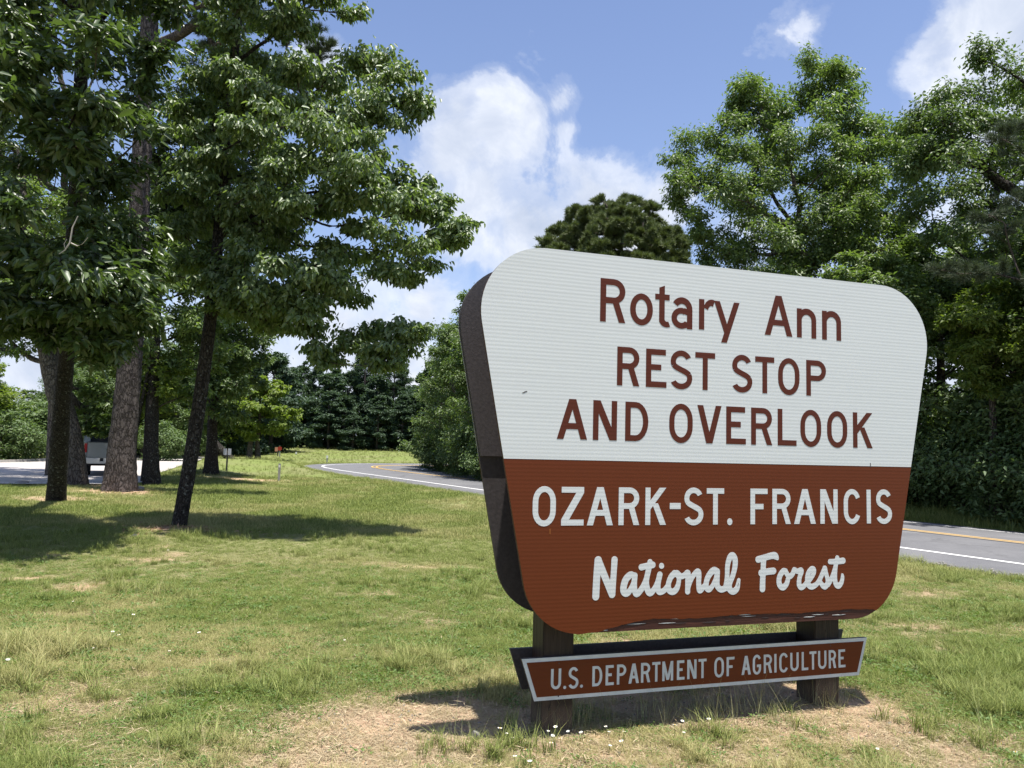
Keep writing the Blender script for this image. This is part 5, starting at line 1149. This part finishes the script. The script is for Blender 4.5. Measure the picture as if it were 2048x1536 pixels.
def chips_mesh(seed):
    g = np.random.default_rng(seed); n = 22; P = g.normal(size=(n, 3)) * [.07, .07, .002] + [0, 0, .006]; A = nrm(g.normal(size=(n, 3)) * [1, 1, .12])
    v, f = leaf_cloud(P, A, np.tile([0, 0, 1.], (n, 1)) + g.normal(size=(n, 3)) * .3, g.uniform(.02, .07, n), g.uniform(.002, .006, n), LEAF4, .1, .05); return mesh_np('chips', v, f, M['straw'])
TM = [tuft_mesh('turf', 40, .085, .042, .0030, M['grass'], 1, (.3, 1.5)), tuft_mesh('turf', 34, .08, .062, .0030, M['grass'], 2, (.2, 1.3)),
      tuft_mesh('long_grass', 26, .05, .17, .0048, M['grass'], 3, (.3, 1.1)), tuft_mesh('straw', 30, .09, .10, .0024, M['straw'], 4, (.5, 1.4), 1),
      tuft_mesh('stalks', 6, .05, .30, .0028, M['stalk'], 5, (.1, .5)), weed_mesh(6), chips_mesh(7), tuft_mesh('coarse_turf', 24, .16, .085, .0085, M['grass'], 8, (.2, 1.0)),
      tuft_mesh('verge_grass', 16, .18, .42, .012, M['grass'], 9, (.3, 1.0))]
TO = [bpy.data.objects.new('tuft_source', m) for m in TM]
def scatter(name, P, idx, scl, tint, label_kind='stuff', seed=0):
    g = np.random.default_rng(seed); n = len(P); me = bpy.data.meshes.new(name); me.vertices.add(n); me.vertices.foreach_set('co', np.asarray(P, np.float32).ravel())
    rot = np.stack([g.normal(0, .08, n), g.normal(0, .08, n), g.uniform(0, 6.28, n)], 1).astype(np.float32)
    for nm, ty, dat, k in (('idx', 'INT', np.asarray(idx, np.int32), 'value'), ('scl', 'FLOAT', np.asarray(scl, np.float32), 'value'), ('tint', 'FLOAT', np.asarray(tint, np.float32), 'value'), ('rot', 'FLOAT_VECTOR', rot.ravel(), 'vector')):
        a = me.attributes.new(nm, ty, 'POINT'); a.data.foreach_set(k, dat)
    o = obj(name, me); tag(o, kind=label_kind)
    t = bpy.data.node_groups.new(name, 'GeometryNodeTree'); t.is_modifier = True
    t.interface.new_socket('Geometry', in_out='INPUT', socket_type='NodeSocketGeometry'); t.interface.new_socket('Geometry', in_out='OUTPUT', socket_type='NodeSocketGeometry')
    gi = t.nodes.new('NodeGroupInput'); go = t.nodes.new('NodeGroupOutput'); ip = t.nodes.new('GeometryNodeInstanceOnPoints'); jn = t.nodes.new('GeometryNodeGeometryToInstance')
    for k in reversed(range(len(TO))):
        oi = t.nodes.new('GeometryNodeObjectInfo'); oi.inputs['Object'].default_value = TO[k]; t.links.new(oi.outputs['Geometry'], jn.inputs[0])
    def attr(nm, ty):
        a = t.nodes.new('GeometryNodeInputNamedAttribute'); a.data_type = ty; a.inputs['Name'].default_value = nm; return a.outputs['Attribute']
    t.links.new(gi.outputs[0], ip.inputs['Points']); t.links.new(jn.outputs[0], ip.inputs['Instance']); ip.inputs['Pick Instance'].default_value = True
    t.links.new(attr('idx', 'INT'), ip.inputs['Instance Index']); t.links.new(attr('rot', 'FLOAT_VECTOR'), ip.inputs['Rotation']); t.links.new(attr('scl', 'FLOAT'), ip.inputs['Scale'])
    t.links.new(ip.outputs[0], go.inputs[0]); md = o.modifiers.new('scatter', 'NODES'); md.node_group = t; return o
g = np.random.default_rng(99)
def free(x, y, m=4.25): return (np.abs(road_dist(x, y)) > m) & ~in_poly(x, y, LOT)
def sample(n, y0, y1, pw, xl=.80, xr=.80, pad=1.5):
    u = g.uniform(0, 1, n); a = 1 - pw; y = (y0 ** a + u * (y1 ** a - y0 ** a)) ** (1 / a); x = g.uniform(-1, 1, n) * (xl * y + pad); return x, y
# turf
x, y = sample(190000, 2.6, 34, 1.6); k = free(x, y); x, y = x[k], y[k]; b_ = bare(x, y)
dn = fbm(x * .9 + 4, y * .9, 4, 71); keep = g.uniform(0, 1, len(x)) > np.clip(b_ * 1.25 - .12, 0, .97) ; x, y, b_, dn = x[keep], y[keep], b_[keep], dn[keep]
patch = fbm(x * .55, y * .55, 3, 81); r = g.uniform(0, 1, len(x))
idx = np.where(y > 13, 7, np.where(r < .55, 0, 1)); lg = (fbm(x * 1.6, y * 1.6, 3, 82) > .60) & (r > .75) & (y < 13); idx = np.where(lg, 2, idx)
idx = np.where((r > .93) & (y < 10), 5, idx)
scl = g.uniform(.65, 1.15, len(x)) * (.55 + .8 * patch) * np.where(y > 13, 1 + (y - 13) * .035, 1.0) * (1 - .35 * b_)
tint = np.clip(sstep(.42, .72, fbm(x * .8 + 20, y * .8, 4, 83)) * .75 + b_ * .5 + g.normal(0, .1, len(x)), 0, 1)
scatter('lawn_grass', np.stack([x, y, ground_z(x, y)], 1), idx, scl, tint, seed=1)
# thatch and straw
x, y = sample(60000, 2.6, 16, 1.7); k = free(x, y); x, y = x[k], y[k]; b_ = bare(x, y); keep = g.uniform(0, 1, len(x)) < .32 + .55 * b_ * (1 - .3 * (b_ > .85)); x, y, b_ = x[keep], y[keep], b_[keep]
idx = np.where(g.uniform(0, 1, len(x)) < .6, 3, 6)
scatter('dry_straw', np.stack([x, y, ground_z(x, y) + .002], 1), idx, g.uniform(.6, 1.2, len(x)), g.uniform(0, .6, len(x)), seed=2)
# long stalks round the posts and here and there
ps = []
for (px, py, n, sx, sy) in ((1150, 1455, 16, 40, 8), (1290, 1440, 22, 90, 10), (1450, 1430, 22, 90, 10), (1600, 1420, 16, 60, 8), (1180, 1430, 8, 40, 6), (1080, 1465, 6, 25, 4), (1400, 1450, 12, 120, 8), (1660, 1420, 6, 20, 6)):
    for _ in range(n):
        q = onground(px + g.normal() * sx, py + g.normal() * sy); ps.append((q.x, q.y))
x, y = sample(420, 3.2, 20, 1.2); k = free(x, y, 4.4); ps += list(zip(x[k], y[k])); ps = np.array(ps)
scatter('seed_stalks', np.stack([ps[:, 0], ps[:, 1], ground_z(ps[:, 0], ps[:, 1])], 1), np.full(len(ps), 4), g.uniform(.45, 1.05, len(ps)), g.uniform(0, .8, len(ps)), seed=3)
# individual fuller clumps of long grass
cs = []
for (px, py) in ((990, 1500), (1010, 1490), (1035, 1505), (860, 1500), (1060, 1500), (1420, 1470), (1440, 1480), (1640, 1470), (1920, 1480), (1940, 1490), (1830, 1460), (1990, 1440), (1870, 1210), (1890, 1220), (300, 1440), (330, 1450), (200, 1390), (120, 1370), (60, 1360), (90, 1420), (30, 1300), (480, 1320), (500, 1330), (560, 1350), (590, 1370), (600, 1400), (640, 1340), (230, 1290), (400, 1500), (350, 1500), (60, 1500), (690, 1230), (760, 1250), (960, 1120), (940, 1080), (980, 1060)):
    q = onground(px, py)
    for _ in range(int(g.integers(3, 9))): cs.append((q.x + g.normal() * .085, q.y + g.normal() * .11))
cs = np.array(cs); scatter('long_grass', np.stack([cs[:, 0], cs[:, 1], ground_z(cs[:, 0], cs[:, 1])], 1), np.full(len(cs), 2), g.uniform(.35, 1.15, len(cs)), g.uniform(0, .3, len(cs)), seed=4)
# rough verge grass on both sides of the road and on the far bank
vx, vy = [], []
for k_ in range(0, 14000):
    i = g.integers(4, len(ROAD) - 12); side = 1 if g.uniform() < .75 else -1; o_ = (4.15 + abs(g.normal()) * 1.0) if side > 0 else -(4.62 + abs(g.normal()) * .35)
    t_ = g.uniform(0, 1); p_ = ROAD[i] * (1 - t_) + ROAD[i + 1] * t_ + ROADN[i] * o_; vx.append(p_[0]); vy.append(p_[1])
vx, vy = np.array(vx), np.array(vy); k = (np.abs(road_dist(vx, vy)) > 4.1) & ~in_poly(vx, vy, LOT); vx, vy = vx[k], vy[k]; s_ = road_dist(vx, vy)
scatter('verge_grass', np.stack([vx, vy, ground_z(vx, vy)], 1), np.full(len(vx), 8), np.where(s_ > 0, g.uniform(.35, 1.0, len(vx)), g.uniform(.22, .42, len(vx))), g.uniform(0, .35, len(vx)), seed=5)
x = g.uniform(-32, 4, 9000); y = g.uniform(34, 84, 9000); k = free(x, y, 4.8); x, y = x[k], y[k]
scatter('far_grass', np.stack([x, y, ground_z(x, y)], 1), np.full(len(x), 8), g.uniform(.3, .75, len(x)), g.uniform(0, .4, len(x)), seed=6)

# pebbles
def pebble_cloud():
    mb = MB(); gg = np.random.default_rng(8)
    for k in range(700):
        q = onground(gg.uniform(600, 2048), gg.uniform(1380, 1536)); 
        if bare(np.array([q.x]), np.array([q.y]))[0] < .45: continue
        r = gg.uniform(.004, .013); v = nrm(np.array([(1, 0, 0), (0, 1, 0), (-1, 0, 0), (0, -1, 0), (0, 0, 1), (0, 0, -1)], float) + gg.normal(size=(6, 3)) * .3) * r * [1, 1, .6] + [q.x, q.y, gz(q.x, q.y) + r * .3]
        mb.add((v, np.array([(0, 1, 4), (1, 2, 4), (2, 3, 4), (3, 0, 4), (1, 0, 5), (2, 1, 5), (3, 2, 5), (0, 3, 5)])))
    return tag(mb.build('pebbles', M['stone']), kind='stuff')
pebble_cloud()
# road-edge gravel
mb = MB(); gg = np.random.default_rng(9)
for k in range(2200):
    i = gg.integers(12, 60); t_ = gg.uniform(0, 1); p_ = ROAD[i] * (1 - t_) + ROAD[i + 1] * t_ - ROADN[i] * (4.42 + gg.normal() * .12); r = gg.uniform(.008, .022)
    v = nrm(np.array([(1, 0, 0), (0, 1, 0), (-1, 0, 0), (0, -1, 0), (0, 0, 1), (0, 0, -1)], float) + gg.normal(size=(6, 3)) * .3) * r + [p_[0], p_[1], .0 + r * .3]
    mb.add((v, np.array([(0, 1, 4), (1, 2, 4), (2, 3, 4), (3, 0, 4), (1, 0, 5), (2, 1, 5), (3, 2, 5), (0, 3, 5)])))
tag(mb.build('road_edge_gravel', M['stone']), kind='stuff')
# dead leaves and bark at the feet of the trees
def litter(px, py, rx, ry, n, mat, nm, seed):
    gg = np.random.default_rng(seed); c = onground(px, py); P = np.stack([c.x + gg.normal(size=n) * rx, c.y + gg.normal(size=n) * ry, np.zeros(n)], 1); P[:, 2] = ground_z(P[:, 0], P[:, 1]) + .012
    v, f = leaf_cloud(P, nrm(gg.normal(size=(n, 3)) * [1, 1, .3]), np.tile([0, 0, 1.], (n, 1)) + gg.normal(size=(n, 3)) * .5, gg.uniform(.03, .10, n), gg.uniform(.015, .045, n), LEAF4, .2, .1)
    tag(obj(nm, mesh_np(nm, v, f, mat)), kind='stuff')
M['litter'] = leaf_mat('dead_leaf_litter', (0.16, 0.10, 0.06), (0.40, 0.28, 0.19), .8, .1, .1, (1, 1, 1))
litter(362, 1060, .55, .35, 420, M['litter'], 'leaf_litter', 1); litter(420, 1062, .5, .2, 90, M['litter'], 'leaf_litter', 2); litter(160, 970, 1.0, .6, 700, M['litter'], 'leaf_litter', 3); litter(240, 985, .8, .6, 260, M['litter'], 'leaf_litter', 4); litter(100, 965, 1.2, .4, 400, M['litter'], 'leaf_litter', 5)
# rocks
import bmesh
def rock(name, loc, sx, sy, sz, seed, label, mat):
    gg = np.random.default_rng(seed); bm = bmesh.new(); bmesh.ops.create_icosphere(bm, subdivisions=3, radius=1); pl = nrm(gg.normal(size=(9, 3)))
    for v in bm.verts:
        d = np.array(v.co); k = min([1.0] + [(.62 + .25 * (j % 3) / 3) / max(1e-3, d @ p_) for j, p_ in enumerate(pl) if d @ p_ > .5]); v.co = Vector((d[0] * k * sx, d[1] * k * sy, d[2] * k * sz))
    me = bpy.data.meshes.new(name); bm.to_mesh(me); bm.free(); me.materials.append(mat); o = obj(name, me); o.location = loc; o.rotation_euler = (0, 0, gg.uniform(0, 6)); return tag(o, label, 'rock')
q = onground(951, 1478); rock('rock', (q.x, q.y, gz(q.x, q.y) + .015), .030, .026, .034, 3, 'grey angular fist-sized rock left of the front post', M['stone'])
q = onground(276, 980); rock('rock', (q.x, q.y, gz(q.x, q.y) + .03), .20, .16, .12, 4, 'low brown rock beside the root flare of the thick pine', M['stone'])
q = onground(45, 966); rock('rock', (q.x, q.y, gz(q.x, q.y) + .02), .45, .25, .09, 5, 'flat dark rock at the lot edge, far left', M['stone'])
q = onground(268, 1079); rock('clod', (q.x, q.y, gz(q.x, q.y) + .01), .07, .05, .045, 6, 'dark clod in the shaded grass left of the leaning trunk', M['dark_post'])
# daisies
M['petal'] = plain('white_petal', (0.82, 0.82, 0.78), .6, .2, 0, .05, 30, 0); M['disc'] = plain('yellow_flower_disc', (0.65, 0.42, 0.05), .8, .1)
M['stem'] = plain('green_stem', (0.10, 0.16, 0.04), .7, .2)
def daisy_proto():
    r = empty('daisy', (0, 0, 0)); mb = MB(); mb.add(tube([(0, 0, -.02), (.004, 0, .04), (.002, .003, .085)], [.0012, .0012, .001], 4)); mb.build('stem', M['stem'], r)
    n = 16; a = np.linspace(0, 6.28, n, endpoint=False); A = np.stack([np.cos(a), np.sin(a), .25 + 0 * a], 1); P = np.tile([.002, .003, .086], (n, 1)); v, f = leaf_cloud(P, A, np.tile([0, 0, 1.], (n, 1)), np.full(n, .0125), np.full(n, .0042), LEAF6, .05, .1)
    obj('petals', mesh_np('petals', v, f, M['petal']), r); bm = bmesh.new(); bmesh.ops.create_uvsphere(bm, u_segments=8, v_segments=5, radius=.0042, matrix=Matrix.Translation((.002, .003, .088)) @ Matrix.Diagonal((1, 1, .6, 1)))
    me = bpy.data.meshes.new('disc'); bm.to_mesh(me); bm.free(); me.materials.append(M['disc']); obj('disc', me, r); return r
dp_ = daisy_proto(); first = True
SPOT = [(995, 1468, ''), (1012, 1465, ''), (1026, 1472, ''), (1094, 1462, ''), (1102, 1470, ''), (1115, 1460, ''), (1140, 1462, ''), (1170, 1472, ''), (1214, 1450, ''), (1217, 1456, ''), (1182, 1486, ''), (1218, 1486, ''), (1247, 1462, ''), (1279, 1458, ''), (1347, 1458, ''), (1361, 1446, ''), (1366, 1462, ''), (1252, 1490, ''), (1419, 1440, ''), (1124, 1480, ''), (1103, 1488, ''), (1032, 1525, ''), (1052, 1516, ''), (1062, 1528, ''), (1754, 1492, ''), (2010, 1492, ''), (2040, 1512, ''), (192, 1290, ''), (100, 1238, ''), (222, 1268, ''), (240, 1272, ''), (338, 1303, ''), (262, 1234, ''), (670, 1292, ''), (690, 1282, ''), (402, 1275, ''), (150, 1200, ''), (10, 1330, ''), (40, 1074, ''), (205, 1066, ''), (150, 1074, ''), (335, 1100, ''), (560, 1100, '')]
for i, (px, py, _) in enumerate(SPOT):
    if first: r = dp_; first = False
    else:
        r = dp_.copy(); scene.collection.objects.link(r)
        for ch in dp_.children: c = ch.copy(); scene.collection.objects.link(c); c.parent = r
    q = onground(px, py + 24 * (1 if py > 1400 else .4)); s = random.uniform(.75, 1.25) * (.9 if py > 1400 else 1.0); r.location = (q.x, q.y, gz(q.x, q.y)); r.rotation_euler = (random.uniform(-.3, .1), random.uniform(-.25, .25), random.uniform(0, 6)); r.scale = (s, s, s * random.uniform(.6, 1.1))
    if px < 990: lab, gp_ = 'small white daisy dotted in the open lawn at the left', 'daisies in the open lawn'
    elif px > 1700: lab, gp_ = 'small white daisy in the sparse grass right of the sign', 'daisies right of the sign'
    else: lab, gp_ = 'small white daisy in front of the sign posts', 'daisies in front of the sign'
    tag(r, lab, 'flower', gp_)
